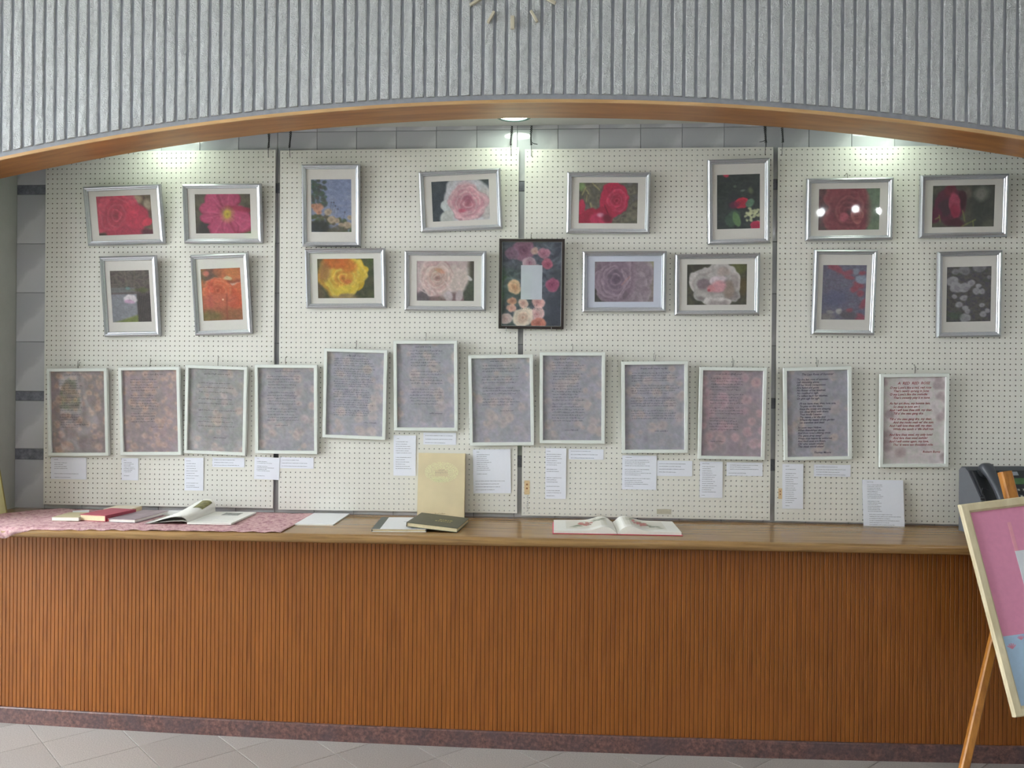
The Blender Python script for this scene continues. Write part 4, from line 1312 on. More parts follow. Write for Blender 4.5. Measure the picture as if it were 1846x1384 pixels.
def handwriting(stanzas, margin, right, z_top, pitch, gap, w, h, zb, xh=0.0033, width=0.0013, y=-0.0064, title=None, sign=None):
    mb = MB()
    X = lambda t: -w / 2 + t * w
    Z = lambda t: zb + (1 - t) * h
    if title:
        x = X(title[0])
        while x < X(title[1]):
            l = random.uniform(0.016, 0.034)
            scribble(mb, x, Z(title[2]), xh * 1.35, min(l, X(title[1]) - x + 0.004), y, width * 1.3)
            x += l + 0.006
    t = z_top
    for cnt in stanzas:
        for k in range(cnt):
            x = X(margin + random.uniform(-0.01, 0.02))
            end = X(right * random.uniform(0.84, 1.04))
            while x < end:
                l = random.choice([0.006, 0.010, 0.014, 0.018, 0.024])
                l = min(l, max(0.004, end - x))
                scribble(mb, x, Z(t + random.uniform(-0.002, 0.002)), xh, l, y, width)
                x += l + 0.0042
            t += pitch
        t += gap
    if sign:
        x = X(sign[0])
        for l in (0.022, 0.036):
            scribble(mb, x, Z(sign[1]), xh, l, y, width * 1.1)
            x += l + 0.005
    return mb
def text_mesh(lines, size, pitch, shear=0.28, y=-0.0064):
    """lines: (x, z, text, scale); real lettering as flat mesh"""
    V, Fc = [], []
    for (x, z, s, k) in lines:
        cu = bpy.data.curves.new('lettering', 'FONT')
        cu.body = s
        cu.size = size * k
        cu.shear = shear
        cu.resolution_u = 2
        cu.offset = 0.00022
        ob = bpy.data.objects.new('lettering', cu)
        me = bpy.data.meshes.new_from_object(ob)
        b = len(V)
        V += [(x + q.co.x, y, z + q.co.y) for q in me.vertices]
        Fc += [tuple(b + i for i in p.vertices) for p in me.polygons]
        bpy.data.meshes.remove(me)
        bpy.data.objects.remove(ob)
        bpy.data.curves.remove(cu)
    return V, Fc
M['ink_violet'] = plain('violet_ink', (46, 36, 68), 0.6)
M['ink_red'] = plain('red_ink', (158, 26, 44), 0.6)
M['ink_brown'] = plain('brown_violet_ink', (48, 34, 48), 0.6)
BURNS = [["O my Luve's like a red, red rose", "That's newly sprung in June;", "O my Luve's like the melodie", "That's sweetly play'd in tune."],
         ["As fair art thou, my bonnie lass,", "So deep in luve am I;", "And I will luve thee still, my dear,", "Till a' the seas gang dry."],
         ["Till a' the seas gang dry, my dear,", "And the rocks melt wi' the sun;", "And I will luve thee still, my dear,", "While the sands o' life shall run."],
         ["And fare thee weel, my only luve!", "And fare thee weel awhile!", "And I will come again, my luve,", "Tho' it were ten thousand mile."]]
MOORE = [["'Tis the last rose of summer,", "Left blooming alone;", "All her lovely companions", "Are faded and gone;", "No flower of her kindred,", "No rosebud is nigh,", "To reflect back her blushes,", "Or give sigh for sigh."],
         ["I'll not leave thee, thou lone one,", "To pine on the stem;", "Since the lovely are sleeping,", "Go, sleep thou with them;", "Thus kindly I scatter", "Thy leaves o'er the bed", "Where thy mates of the garden", "Lie scentless and dead."],
         ["So soon may I follow,", "When friendships decay,", "And from love's shining circle", "The gems drop away!", "When true hearts lie withered,", "And fond ones are flown,", "Oh! who would inhabit", "This bleak world alone?"]]
SPEC = {  # stanza sizes, margin, right, top, pitch, gap, title, signature
    0: ([6, 6, 6], 0.16, 0.56, 0.12, 0.031, 0.022, (0.25, 0.56, 0.05), (0.46, 0.66)),
    1: ([5, 6, 4], 0.14, 0.62, 0.12, 0.033, 0.026, (0.40, 0.72, 0.06), (0.50, 0.70)),
    2: ([3, 2, 1, 3], 0.18, 0.84, 0.18, 0.054, 0.030, (0.27, 0.72, 0.07), (0.46, 0.84)),
    3: ([5, 5, 5], 0.16, 0.70, 0.11, 0.034, 0.026, (0.30, 0.74, 0.05), (0.30, 0.70)),
    4: ([4, 4, 4, 4, 4, 3], 0.12, 0.80, 0.085, 0.0275, 0.014, (0.34, 0.68, 0.05), (0.66, 0.845)),
    5: ([6, 5, 6], 0.23, 0.78, 0.09, 0.035, 0.036, (0.32, 0.58, 0.045), (0.56, 0.835)),
    6: ([3, 3, 3, 3], 0.18, 0.80, 0.095, 0.034, 0.030, (0.32, 0.60, 0.045), (0.48, 0.63)),
    7: ([7, 7, 7], 0.16, 0.68, 0.09, 0.033, 0.012, (0.20, 0.50, 0.05), (0.38, 0.885)),
    8: ([4, 4, 4, 4], 0.11, 0.86, 0.105, 0.030, 0.027, (0.27, 0.70, 0.055), (0.50, 0.785)),
    9: ([5, 4, 3, 5], 0.13, 0.66, 0.10, 0.033, 0.022, (0.22, 0.64, 0.05), (0.16, 0.835)),
}
INK = {0: 'ink_brown', 1: 'ink_brown', 2: 'ink_brown'}
TONE = ['on brownish floral paper', 'on brownish floral paper', 'with few wide lines on grey-green floral paper', 'on grey floral paper', 'closely written on lavender grey paper', 'hung highest, on lavender grey paper',
        'with four short verses on lavender grey paper', 'in one long narrow column on lavender grey paper', 'with four wide verses on lavender grey paper', 'on pinkish rose-strewn grey paper',
        'headed The Last Rose of Summer on grey paper', 'written in red on pale pink paper']
frame_tops = []
for k, (cx, cz, ro, ti) in enumerate(POEMS):
    r = tag(empty('poem_frame'), 'white-framed poem %s, %s from the tiled strip' % (TONE[k], ORD[k]), 'framed poem', 'framed handwritten poems')
    place_frame(r, cx, cz, QH, ro, ti, 0.019)
    frame_mesh('moulding', QW, QH, WHT, M['white_frame'], r)
    flat_panel('backing', QW - 0.006, QH - 0.006, -0.004, 0.003, M['backing'], r)
    iw, ih, zb = QW - 0.030, QH - 0.030, 0.015
    p = print_obj('poem_sheet', poem_paper(k).finish(0.15 if k == 11 else 0.3).grain(2), iw, ih, r, -0.0061, zb)
    if k in SPEC:
        s = SPEC[k]
        mb = handwriting(s[0], s[1], s[2], s[3], s[4], s[5], iw, ih, zb, title=s[6], sign=s[7])
        mb.build('handwriting', M[INK.get(k, 'ink_violet')], p)
    elif k == 11:
        L = [(-0.26 * iw, zb + 0.913 * ih, 'A  RED  RED  ROSE', 1.2)]
        t = 0.135
        for st in BURNS:
            for j, s in enumerate(st):
                L.append((-iw / 2 + (0.11 if j % 2 == 0 else 0.17) * iw, zb + (1 - t) * ih, s, 1.0))
                t += 0.0385
            t += 0.026
        L.append((0.15 * iw, zb + 0.127 * ih, 'Robert Burns', 1.0))
        V, Fc = text_mesh(L, 0.0146, 0.016)
        mesh_obj('handwriting', V, Fc, M['ink_red'], p)
    else:
        L = [(-0.25 * iw, zb + 0.942 * ih, 'The Last Rose of Summer', 1.1)]
        t = 0.115
        for si, st in enumerate(MOORE):
            for j, s in enumerate(st):
                L.append((-iw / 2 + (0.17, 0.21, 0.18)[si] * iw, zb + (1 - t) * ih, s, 1.0))
                t += 0.0315
            t += 0.026
        L.append((-0.06 * iw, zb + 0.038 * ih, 'Thomas Moore', 1.0))
        V, Fc = text_mesh(L, 0.0128, 0.014)
        mesh_obj('handwriting', V, Fc, M['ink_violet'], p)
    g = MB().quad((-iw / 2, -0.0115, zb), (iw / 2, -0.0115, zb), (iw / 2, -0.0115, zb + ih), (-iw / 2, -0.0115, zb + ih))
    g.build('glass', M['acrylic'], r)

# wire hooks the poems hang from
HOOK_PX = [(141, 664), (270, 661), (393, 658), (516, 657), (642, 629), (767, 614), (902, 640), (1031, 635), (1180, 651), (1321, 661), (1473, 661), (1649, 673)]
for k, (px, py) in enumerate(HOOK_PX):
    p = atY(px, py, -0.012)
    mb = MB()
    j = random.uniform(-0.004, 0.004)
    mb.tube([(0, 0.014, 0.040), (0, 0.004, 0.041), (0.0005 + j, -0.001, 0.036), (j, -0.003, 0.012), (0, -0.001, -0.004), (0, 0.006, -0.010)], 0.0013, 5)
    if k in (0, 1, 8, 9, 10, 11):
        mb.tube([(0.006, 0.014, 0.030), (0.006, 0.004, 0.031), (0.004, -0.001, 0.022), (0.001, -0.002, 0.004), (0.0, -0.001, -0.002)], 0.0012, 5)
    o = mb.build('wire_hook', M['steel'])
    o.location = tuple(p)
    tag(o, 'bent wire hook above the %s framed poem from the tiled strip' % ORD[k], 'hook', 'wire hooks on the pegboards')
for (px, py, lab) in ((957, 430, 'bent wire hook above the dark brown poster frame'), (1528, 320, 'bent wire hook above the dark crimson quartered rose photo')):
    p = atY(px, py, -0.03)
    mb = MB().tube([(0, 0.032, 0.022), (0, 0.012, 0.024), (0.001, 0.004, 0.016), (0, 0.002, -0.004)], 0.0014, 5)
    o = mb.build('wire_hook', M['steel'])
    o.location = tuple(p)
    tag(o, lab, 'hook', 'wire hooks on the pegboards')
for px, lab in ((912.5, 'clear hook under the dark brown poster frame, beneath its cream roses'), (994, 'clear hook under the dark brown poster frame, beneath its dark plain corner')):
    p = atY(px, 594, -0.022)
    mb = MB().tube([(0, 0.024, -0.004), (0, 0.002, -0.006), (0, -0.004, -0.002), (0, -0.0045, 0.012)], 0.0014, 5)
    o = mb.build('support_hook', M['silver_edge'])
    o.location = tuple(p)
    tag(o, lab, 'hook', 'wire hooks on the pegboards')

# ================================================================ TEXT CARDS UNDER THE POEMS
M['card'] = plain('white_card_paper', (232, 234, 244), 0.8, 0, 0.2, 0.01, 60)
M['print_ink'] = plain('grey_print_ink', (92, 94, 108), 0.7)
CARDS = [  # x0,y0,x1,y1 px, lines (top fraction, bottom fraction, n, left, right), roll, label
    (91.6, 824.3, 155.8, 863.6, [(0.1, 0.1, 1, 0.1, 0.25), (0.25, 0.6, 5, 0.1, 0.5), (0.75, 0.92, 2, 0.1, 0.8)], 0, 'wide white text card under the first framed poem from the tiled strip'),
    (219, 825.6, 249.3, 865.5, [(0.1, 0.1, 1, 0.15, 0.4), (0.2, 0.62, 7, 0.15, 0.8), (0.8, 0.8, 1, 0.15, 0.7)], 0, 'small white text card under the second framed poem from the tiled strip'),
    (332.8, 824.8, 366.7, 884, [(0.1, 0.1, 1, 0.1, 0.35), (0.18, 0.85, 10, 0.1, 0.75), (0.9, 0.9, 1, 0.1, 0.8)], 0, 'tall white text card under the third framed poem from the tiled strip'),
    (382.7, 824.8, 440.4, 841.9, [(0.25, 0.8, 3, 0.06, 0.9)], 0, 'low wide white text card under the third framed poem from the tiled strip'),
    (457.9, 824, 503.2, 864, [(0.08, 0.08, 1, 0.1, 0.2), (0.2, 0.62, 7, 0.1, 0.8), (0.85, 0.85, 1, 0.1, 0.6)], -1.5, 'slightly turned white text card across the board edge under the fourth framed poem'),
    (504.4, 824.4, 565.2, 844.2, [(0.25, 0.8, 3, 0.06, 0.85)], 0, 'low wide white text card under the fourth framed poem from the tiled strip'),
    (709.5, 784.6, 749.6, 857.3, [(0.08, 0.08, 1, 0.15, 0.3), (0.16, 0.88, 14, 0.1, 0.8)], 0, 'tall white text card under the sixth framed poem from the tiled strip'),
    (763.2, 779.8, 822.3, 801.3, [(0.25, 0.85, 3, 0.06, 0.9)], 0, 'low wide white text card above the standing buff book'),
    (853.8, 809.6, 921.6, 889, [(0.06, 0.06, 1, 0.1, 0.2), (0.12, 0.56, 11, 0.1, 0.5), (0.72, 0.92, 4, 0.06, 0.92)], 1.2, 'large white text card under the seventh framed poem from the tiled strip'),
    (983.1, 807.7, 1020.5, 899, [(0.06, 0.06, 1, 0.06, 0.25), (0.12, 0.88, 19, 0.06, 0.85), (0.94, 0.94, 1, 0.06, 0.6)], 0, 'tallest white text card, under the eighth framed poem from the tiled strip'),
    (1025.3, 809.6, 1088, 828.2, [(0.2, 0.85, 3, 0.06, 0.92)], 0, 'low wide white text card under the eighth framed poem from the tiled strip'),
    (1121.4, 820.8, 1183.4, 882.4, [(0.06, 0.06, 1, 0.1, 0.3), (0.14, 0.84, 14, 0.08, 0.85), (0.9, 0.9, 1, 0.08, 0.35)], 0, 'square white text card under the ninth framed poem from the tiled strip'),
    (1184.1, 830.4, 1247.8, 858, [(0.2, 0.55, 3, 0.06, 0.9), (0.75, 0.75, 1, 0.06, 0.7)], 0, 'low wide white text card under the ninth framed poem from the tiled strip'),
    (1261.5, 831.8, 1302.5, 897.1, [(0.06, 0.06, 1, 0.1, 0.4), (0.14, 0.84, 13, 0.1, 0.75), (0.93, 0.93, 1, 0.08, 0.3)], 0, 'tall white text card under the tenth framed poem from the tiled strip'),
    (1309.9, 833.5, 1374.8, 857.8, [(0.2, 0.5, 3, 0.1, 0.9), (0.8, 0.8, 1, 0.06, 0.7)], 0, 'low wide white text card under the tenth framed poem from the tiled strip'),
    (1410.5, 835.9, 1448.2, 917, [(0.05, 0.05, 1, 0.15, 0.4), (0.12, 0.86, 17, 0.15, 0.75), (0.93, 0.93, 1, 0.15, 0.4)], 0.4, 'tall white text card under the eleventh framed poem from the tiled strip'),
    (1467.3, 837.5, 1533.4, 859, [(0.2, 0.85, 4, 0.06, 0.92)], 0, 'low wide white text card under the eleventh framed poem from the tiled strip'),
]
def card_text(lines, w, h, y):
    mb = MB()
    for (ta, tb, n, la, ra) in lines:
        for k in range(n):
            t = ta + (tb - ta) * (k / (n - 1) if n > 1 else 0)
            if n > 4 and random.random() < 0.14:
                continue
            x = -w / 2 + la * w
            end = -w / 2 + w * (la + (ra - la) * random.uniform(0.55, 1.0))
            z = h * (1 - t)
            while x < end:
                l = random.uniform(0.0018, 0.0042)
                mb.ribbon([(x, z + random.uniform(-0.0004, 0.0004)), (x + l, z + random.uniform(-0.0004, 0.0004))], random.uniform(0.0011, 0.0022), y)
                x += l + random.uniform(0.0005, 0.0012)
    return mb
for (x0, y0, x1, y1, lines, ro, lab) in CARDS:
    a, b = atY(x0, (y0 + y1) / 2, -0.003), atY(x1, (y0 + y1) / 2, -0.003)
    tz, bz = atY((x0 + x1) / 2, y0, -0.003)[2], atY((x0 + x1) / 2, y1, -0.003)[2]
    w, h = b[0] - a[0], tz - bz
    r = tag(empty('text_card', ((a[0] + b[0]) / 2, -0.0012, bz)), lab, 'card', 'white text cards on the pegboards')
    r.rotation_euler = (math.radians(1.0), math.radians(-ro), 0)
    MB().box(-w / 2, w / 2, -0.0012, 0, 0, h).build('paper', M['card'], r)
    tag(card_text(lines, w, h, -0.0015).build('printed_text', M['print_ink'], r), kind='stuff')
# the card that stands on the worktop
a, b = atZ(1555.3, 947, Z_WT + 0.001), atZ(1629.5, 948.5, Z_WT + 0.001)
w = float(np.hypot(*(b - a)[:2]))
h = (atY(1592, 865, -0.04) - atY(1592, 948, -0.04))[2]
r = tag(empty('text_card', ((a[0] + b[0]) / 2, -0.036, Z_WT + 0.0005)), 'white text card standing on the worktop below the red-ink poem', 'card', 'white text cards on the pegboards')
r.rotation_euler = (math.radians(-6.5), 0, 0)
MB().box(-w / 2, w / 2, -0.0015, 0, 0, h).build('paper', M['card'], r)
card_text([(0.05, 0.05, 1, 0.12, 0.28), (0.11, 0.68, 17, 0.12, 0.5), (0.75, 0.97, 6, 0.15, 0.92)], w, h, -0.0018).build('printed_text', M['print_ink'], r)['kind'] = 'stuff'

# old stickers and tape on the boards
M['sticker'] = plain('faded_orange_sticker', (216, 190, 150), 0.7, 0, 0.3, 0.1, 90)
M['sticker_spot'] = plain('brown_sticker_print', (150, 96, 60), 0.7)
M['tape'] = plain('aged_tape', (188, 182, 164), 0.5, 0, 0.4, 0.08, 80)
def sticker(x0, y0, x1, y1, lab, spots=True):
    p, q = atY(x0, y1, 0), atY(x1, y0, 0)
    w, h = q[0] - p[0], q[2] - p[2]
    r = tag(empty('sticker', ((p[0] + q[0]) / 2, -0.0004, p[2])), lab, 'sticker')
    MB().box(-w / 2, w / 2, -0.0006, 0, 0, h).build('label_paper', M['sticker'], r)
    mb = MB()
    for t in (0.38, 0.66):
        mb.box(-w * 0.14, w * 0.14, -0.0009, -0.0006, h * t, h * (t + 0.12))
    mb.build('printed_mark', M['sticker_spot'], r)
sticker(945, 866, 955, 891, 'faded orange paper sticker near the foot of the lilac rose board')
sticker(1403, 880, 1410, 899, 'faded orange paper sticker beside the tall card of the eleventh poem')
p, q = atY(1184, 926, 0), atY(1210, 918, 0)
tag(MB().box(p[0], q[0], -0.0014, -0.0004, p[2], q[2]).build('tape_strip', M['tape']), 'strip of aged tape at the foot of the lilac rose board', 'tape')
mb = MB()
p, q = atY(951, 894, -0.001), atY(951, 922, -0.001)
for k in range(9):
    z = p[2] + (q[2] - p[2]) * k / 8.5
    for j in range(3):
        mb.ribbon([(random.uniform(-0.006, 0.006), z + random.uniform(-0.004, 0.004)), (random.uniform(-0.006, 0.006), z + random.uniform(-0.004, 0.004))], 0.0012, 0)
o = mb.build('stencilled_lettering', M['print_ink'])
o.location = (p[0], -0.0008, 0)
tag(o, 'faint stencilled lettering running down the edge of the lilac rose board', 'lettering')
# ================================================================ THINGS ON THE WORKTOP
Z0 = Z_WT + 0.0005
def cloth_material():
    m = Mat('pink_floral_cloth', C(206, 158, 164), 0.9, 0, 0.15)
    v = m.geo_pos()
    n = m.noise(v, 48, 4, 0.65)
    n2 = m.noise(v, 130, 3, 0.6)
    c = m.ramp(n, [(0.34, C(150, 102, 112)), (0.47, C(196, 152, 156)), (0.60, C(216, 182, 182)), (0.72, C(182, 128, 138))])
    c = m.mix(c, C(236, 206, 204), m.ramp(n2, [(0.52, (0, 0, 0, 1)), (0.70, (0.7, 0.7, 0.7, 1))]))
    m.color(c)
    m.bump(n2, 0.4, 0.002)
    return m.m
M['cloth'] = cloth_material()
nu, nv = 110, 30
fr_, ba_ = atZ(509, 959, Z0), atZ(572, 925, Z0)
v, f = [], []
for i in range(nu + 1):
    for j in range(nv + 1):
        t = j / nv                                   # 0 back .. 1 front
        xr = ba_[0] + (fr_[0] - ba_[0]) * t ** 1.2
        x = -2.60 + (xr + 2.60) * i / nu
        yb = -0.005 - 0.24 * max(0.0, min(1.0, (-2.36 - x) / 0.22)) ** 1.4
        if i / nu > 0.9:
            yb = -0.008
        yn = nose_y(x) + TH / 2
        droop = 0.040 * max(0.0, min(1.0, (-2.14 - x) / 0.12)) + 0.014 * max(0.0, min(1.0, (-1.55 - x) / 0.5)) + 0.005 + 0.003 * math.sin(x * 61)
        total = (yb - yn) + droop
        s = total * t
        lift = 0.0042 + 0.0016 * math.sin(x * 37 + 3 * t) * math.sin(x * 13 + 9 * t) + 0.003 * max(0, math.sin(x * 9.0 + t * 7) - 0.75)
        if s <= yb - yn:
            v.append((x, yb - s, Z0 + lift))
        else:
            e = s - (yb - yn)
            rr = TH / 2 + 0.003 + 0.002 * math.sin(x * 70)
            a = min(e / rr, math.pi / 2)
            rest = max(0.0, e - rr * math.pi / 2)
            v.append((x, yn - rr * math.sin(a), Z0 - TH / 2 + rr * math.cos(a) - rest + 0.001))
for i in range(nu):
    for j in range(nv):
        b = i * (nv + 1) + j
        f.append((b, b + 1, b + nv + 2, b + nv + 1))
cl = mesh_obj('table_cloth', v, f, M['cloth'], None, True)
md = cl.modifiers.new('thickness', 'SOLIDIFY')
md.thickness = 0.0012
md.offset = -1.0
tag(cl, 'rumpled pink floral cloth spread over the end of the worktop', 'cloth')

M['page'] = plain('white_pages', (236, 234, 228), 0.8, 0, 0.2, 0.02, 120)
M['page_cream'] = plain('cream_pages', (222, 208, 172), 0.85, 0, 0.2, 0.05, 160)
M['cov_cream'] = plain('olive_cream_cover', (196, 184, 150), 0.6, 0, 0.3, 0.05)
M['cov_red'] = plain('red_cover', (176, 80, 96), 0.55, 0, 0.35, 0.08)
M['cov_pale'] = plain('pale_cream_cover', (226, 216, 196), 0.6)
M['cov_mauve'] = plain('mauve_grey_cover', (150, 132, 140), 0.4, 0, 0.5, 0.22, 22)
M['cov_spine_red'] = plain('bright_red_spine', (190, 40, 54), 0.5)
M['cov_white'] = plain('white_cover', (234, 234, 236), 0.5, 0, 0.4, 0.01)
M['cov_green'] = plain('dark_grey_green_cover', (92, 92, 80), 0.5, 0, 0.4, 0.06)
M['cov_slate'] = plain('slate_green_spine', (86, 92, 86), 0.5)
M['cov_buff'] = plain('buff_dust_jacket', (220, 204, 168), 0.65, 0, 0.3, 0.05, 9)
M['gold'] = plain('gold_stamping', (206, 192, 96), 0.35, 0.6)
M['ornament'] = plain('yellow_green_gilt', (244, 240, 196), 0.4, 0.0)
M['cov_pink'] = plain('crimson_book_boards', (198, 60, 86), 0.5)

def basis(FL, FR, BR):
    FL, FR, BR = Vector(FL), Vector(FR), Vector(BR)
    ex = (FR - FL).normalized()
    d = BR - FR
    ey = (d - ex * d.dot(ex))
    dep = ey.length
    ey.normalize()
    ez = ex.cross(ey)
    m = Matrix.Identity(4)
    for i in range(3):
        m[i][0], m[i][1], m[i][2], m[i][3] = ex[i], ey[i], ez[i], FL[i]
    return m, (FR - FL).length, dep

def book(name, label, FL, FR, BR, t, cover, pages, spine='left', spine_mat=None, group='books on the worktop', ct=0.0022, over=0.003):
    m, w, d = basis(FL, FR, BR)
    r = tag(empty(name), label, 'book', group)
    r.matrix_basis = m
    b = MB().box(0, w, 0, d, 0, ct).box(0, w, 0, d, t - ct, t)
    s = MB()
    if spine == 'left':
        s.box(0, ct * 1.5, 0, d, ct, t - ct); px = (ct * 1.5, w - over, over, d - over)
    elif spine == 'right':
        s.box(w - ct * 1.5, w, 0, d, ct, t - ct); px = (over, w - ct * 1.5, over, d - over)
    else:
        s.box(0, w, d - ct * 1.5, d, ct, t - ct); px = (over, w - over, over, d - ct * 1.5)
    b.build('cover', cover, r)
    s.build('spine', spine_mat or cover, r)
    MB().box(px[0], px[1], px[2], px[3], ct, t - ct).build('page_block', pages, r)
    return r, w, d

def up(p, dz):
    return (p[0], p[1], p[2] + dz)
zc = Z0 + 0.006            # resting height on the cloth
G = 'books on the pink cloth'
A = lambda px, py, z=None: atZ(px, py, zc if z is None else z)
def deep(FR, FL, d, skew=0.0):
    """back-right corner d behind the front edge, leaning sideways by skew"""
    ex = Vector(FR) - Vector(FL)
    ex.normalize()
    ey = Vector((-ex.y, ex.x, 0))
    return Vector(FR) + ey * d
fl, fr = A(93.5, 938.5), A(142, 939)
book('paperback_book', 'thin white paperback with an olive cream cover on the pink cloth', fl, fr, deep(fr, fl, 0.155), 0.017, M['cov_cream'], M['page'], 'back', None, G, 0.0012, 0.0)
fl, fr = A(143.5, 938), A(190, 940.5)
book('hardback_book', 'thick red book with cream pages on the pink cloth', fl, fr, deep(fr, fl, 0.215), 0.029, M['cov_red'], M['page_cream'], 'right', M['cov_red'], G)
fl, fr = A(194, 940.8), A(247, 941.5)
rot_fl = Vector(fl); ex = (Vector(fr) - rot_fl)
ex = Matrix.Rotation(math.radians(-7), 3, 'Z') @ ex
fr2 = rot_fl + ex
book('picture_book', 'mauve grey covered book with a bright red spine on the pink cloth', fl, fr2, deep(fr2, fl, 0.285), 0.016, M['cov_mauve'], M['page'], 'left', M['cov_spine_red'], G)
fl, fr = A(186, 926, zc), A(233, 927, zc)
book('paperback_book', 'pale cream book lying behind the thick red book', fl, fr, deep(fr, fl, 0.125), 0.024, M['cov_pale'], M['page_cream'], 'left', None, G, 0.0014, 0.001)
fl, fr = A(130, 927.5), A(160, 926)
book('booklet', 'small white booklet behind the thin white paperback', fl, fr, deep(fr, fl, 0.10), 0.006, M['cov_white'], M['page'], 'left', None, G, 0.001, 0.0)
fl, fr = A(268, 928.5), A(318, 928.5)
r, w, d = book('booklet', 'flat white booklet between the mauve book and the open magazine', fl, fr, deep(fr, fl, 0.13), 0.005, M['cov_white'], M['page'], 'left', None, G, 0.001, 0.0)

# open magazine with arched left pages
sp, rt = Vector(A(337, 945)), Vector(A(416, 946.5))
r = tag(empty('open_magazine', sp), 'open white magazine with its pages arching up on the pink cloth', 'magazine', G)
r.rotation_euler = (0, 0, math.atan2((rt - sp).y, (rt - sp).x) + math.radians(1.5))
mw, mdp = (rt - sp).length, 0.345
MB().cbox(0, mw, 0, mdp, 0.0, 0.0085, 0.001).build('right_page_block', M['page'], r)
def arch_page(h, s_len, n=22, m=14, back_gain=0.9, base=0.0):
    v, f = [], []
    for j in range(m + 1):
        tt = j / m
        y = mdp * tt
        hh = h * (0.75 + back_gain * tt * tt)
        for i in range(n + 1):
            s = i / n
            x = -s_len * (s ** 1.05) + 0.006 * math.sin(math.pi * min(1, s * 3)) * (1 + tt)
            z = base + 0.0085 * (1 - s) + hh * (math.sin(math.pi * min(1.0, s * 1.06) ** 0.55) if s < 0.94 else 0.0)
            z = max(z, 0.0012 + base * 0.2)
            v.append((x, y, z))
    for j in range(m):
        for i in range(n):
            b = j * (n + 1) + i
            f.append((b, b + n + 1, b + n + 2, b + 1))
    return v, f
for hh, ll, nm in ((0.010, 0.200, 'cover_page'), (0.034, 0.196, 'left_page'), (0.0385, 0.190, 'left_page')):
    v, f = arch_page(hh, ll)
    mesh_obj(nm, v, f, M['page'], r, True)
def grey_photo():
    m = Mat('printed_garden_photo', C(120, 122, 116), 0.5)
    n = m.noise(m.coords('Object'), 60, 4)
    m.color(m.ramp(n, [(0.35, C(84, 88, 84)), (0.65, C(168, 168, 162))]))
    return m.m
M['page_photo'] = grey_photo()
MB().quad((0.07, 0.225, 0.0089), (0.155, 0.225, 0.0089), (0.155, 0.305, 0.0089), (0.07, 0.305, 0.0089)).build('page_picture', M['page_photo'], r)
mb = MB()
for k in range(7):
    mb.quad((0.02, 0.05 + 0.022 * k, 0.0088), (0.09 if k % 3 else 0.17, 0.05 + 0.022 * k, 0.0088), (0.09 if k % 3 else 0.17, 0.053 + 0.022 * k, 0.0088), (0.02, 0.053 + 0.022 * k, 0.0088))
M['pale_ink'] = plain('pale_grey_print', (176, 178, 184), 0.7)
mb.build('page_text', M['pale_ink'], r)
# olive picture printed on the arched page
v, f = arch_page(0.0392, 0.190)
keep, vv = [], []
for j in range(8, 13):
    for i in range(2, 7):
        b = j * 23 + i
        keep.append((b, b + 23, b + 24, b + 1))
ids = sorted({q for t in keep for q in t})
mp_ = {q: k for k, q in enumerate(ids)}
mesh_obj('page_picture', [(v[q][0], v[q][1], v[q][2] + 0.0006) for q in ids], [tuple(mp_[q] for q in t) for t in keep], plain('printed_olive_photo', (128, 124, 74), 0.5, 0, 0.4, 0.4, 50), r, True)

# white notebook, on the bare wood
fl, fr = atZ(531.5, 946.5, Z0), atZ(601, 947.5, Z0)
book('notebook', 'plain white notebook lying on the bare worktop beside the pink cloth', fl, fr, deep(fr, fl, 0.335), 0.0065, M['cov_white'], M['page'], 'left', None, 'books on the worktop', 0.001, 0.0)

# white book with slate spine, dark green book lying across it, standing buff book
fl, fr = atZ(670, 958.5, Z0), atZ(768, 959, Z0)
r, w, d = book('hardback_book', 'white book with a slate green spine band under the dark green book', fl, fr, deep(fr, fl, 0.335), 0.0135, M['cov_white'], M['page_cream'], 'left', M['cov_slate'])
MB().box(-0.0003, 0.036, -0.0003, d + 0.0003, 0.0133, 0.0139).build('spine_band', M['cov_slate'], r)
mb = MB()
for (x, y, l) in ((0.12, 0.20, 0.02), (0.14, 0.12, 0.008), (0.15, 0.24, 0.012)):
    mb.quad((x, y, 0.0137), (x + l, y, 0.0137), (x + l, y + 0.01, 0.0137), (x, y + 0.01, 0.0137))
mb.build('printed_mark', M['pale_ink'], r)
fr = atZ(824, 960, Z0 + 0.001)
fl, br = atY(732, 949, fr[1] + 0.012), fr + np.array([-0.008, 0.30, 0.001])
r, w, d = book('hardback_book', 'dark grey-green book with gold title lying across the white book', fl, fr, br, 0.020, M['cov_green'], M['page_cream'], 'left', M['cov_green'])
mb = MB()
for (x, y, l) in ((0.45, 0.40, 0.30), (0.50, 0.52, 0.22)):
    xx = x * w
    while xx < (x + l) * w:
        q = random.uniform(0.004, 0.012)
        mb.quad((xx, y * d, 0.0203), (xx + q, y * d, 0.0203), (xx + q, y * d + 0.012, 0.0203), (xx, y * d + 0.012, 0.0203))
        xx += q + 0.004
mb.build('gold_title', M['gold'], r)['kind'] = 'stuff'
br_, bl_ = atZ(836.5, 934.5, Z0), None
yb = br_[1] + 0.020
bl_ = (float(atY(752, 934, br_[1])[0]), yb, Z0)
brw = (float(br_[0]), yb, Z0)
top = atY(838, 817, br_[1] + 0.03)
trw = (brw[0], yb + 0.026, float(top[2]) - 0.002)
r, w, d = book('dust_jacket_book', 'buff book with a gilt oval ornament standing against the pegboard', bl_, brw, trw, 0.024, M['cov_buff'], M['page_cream'], 'left', M['cov_buff'])
mb = MB()
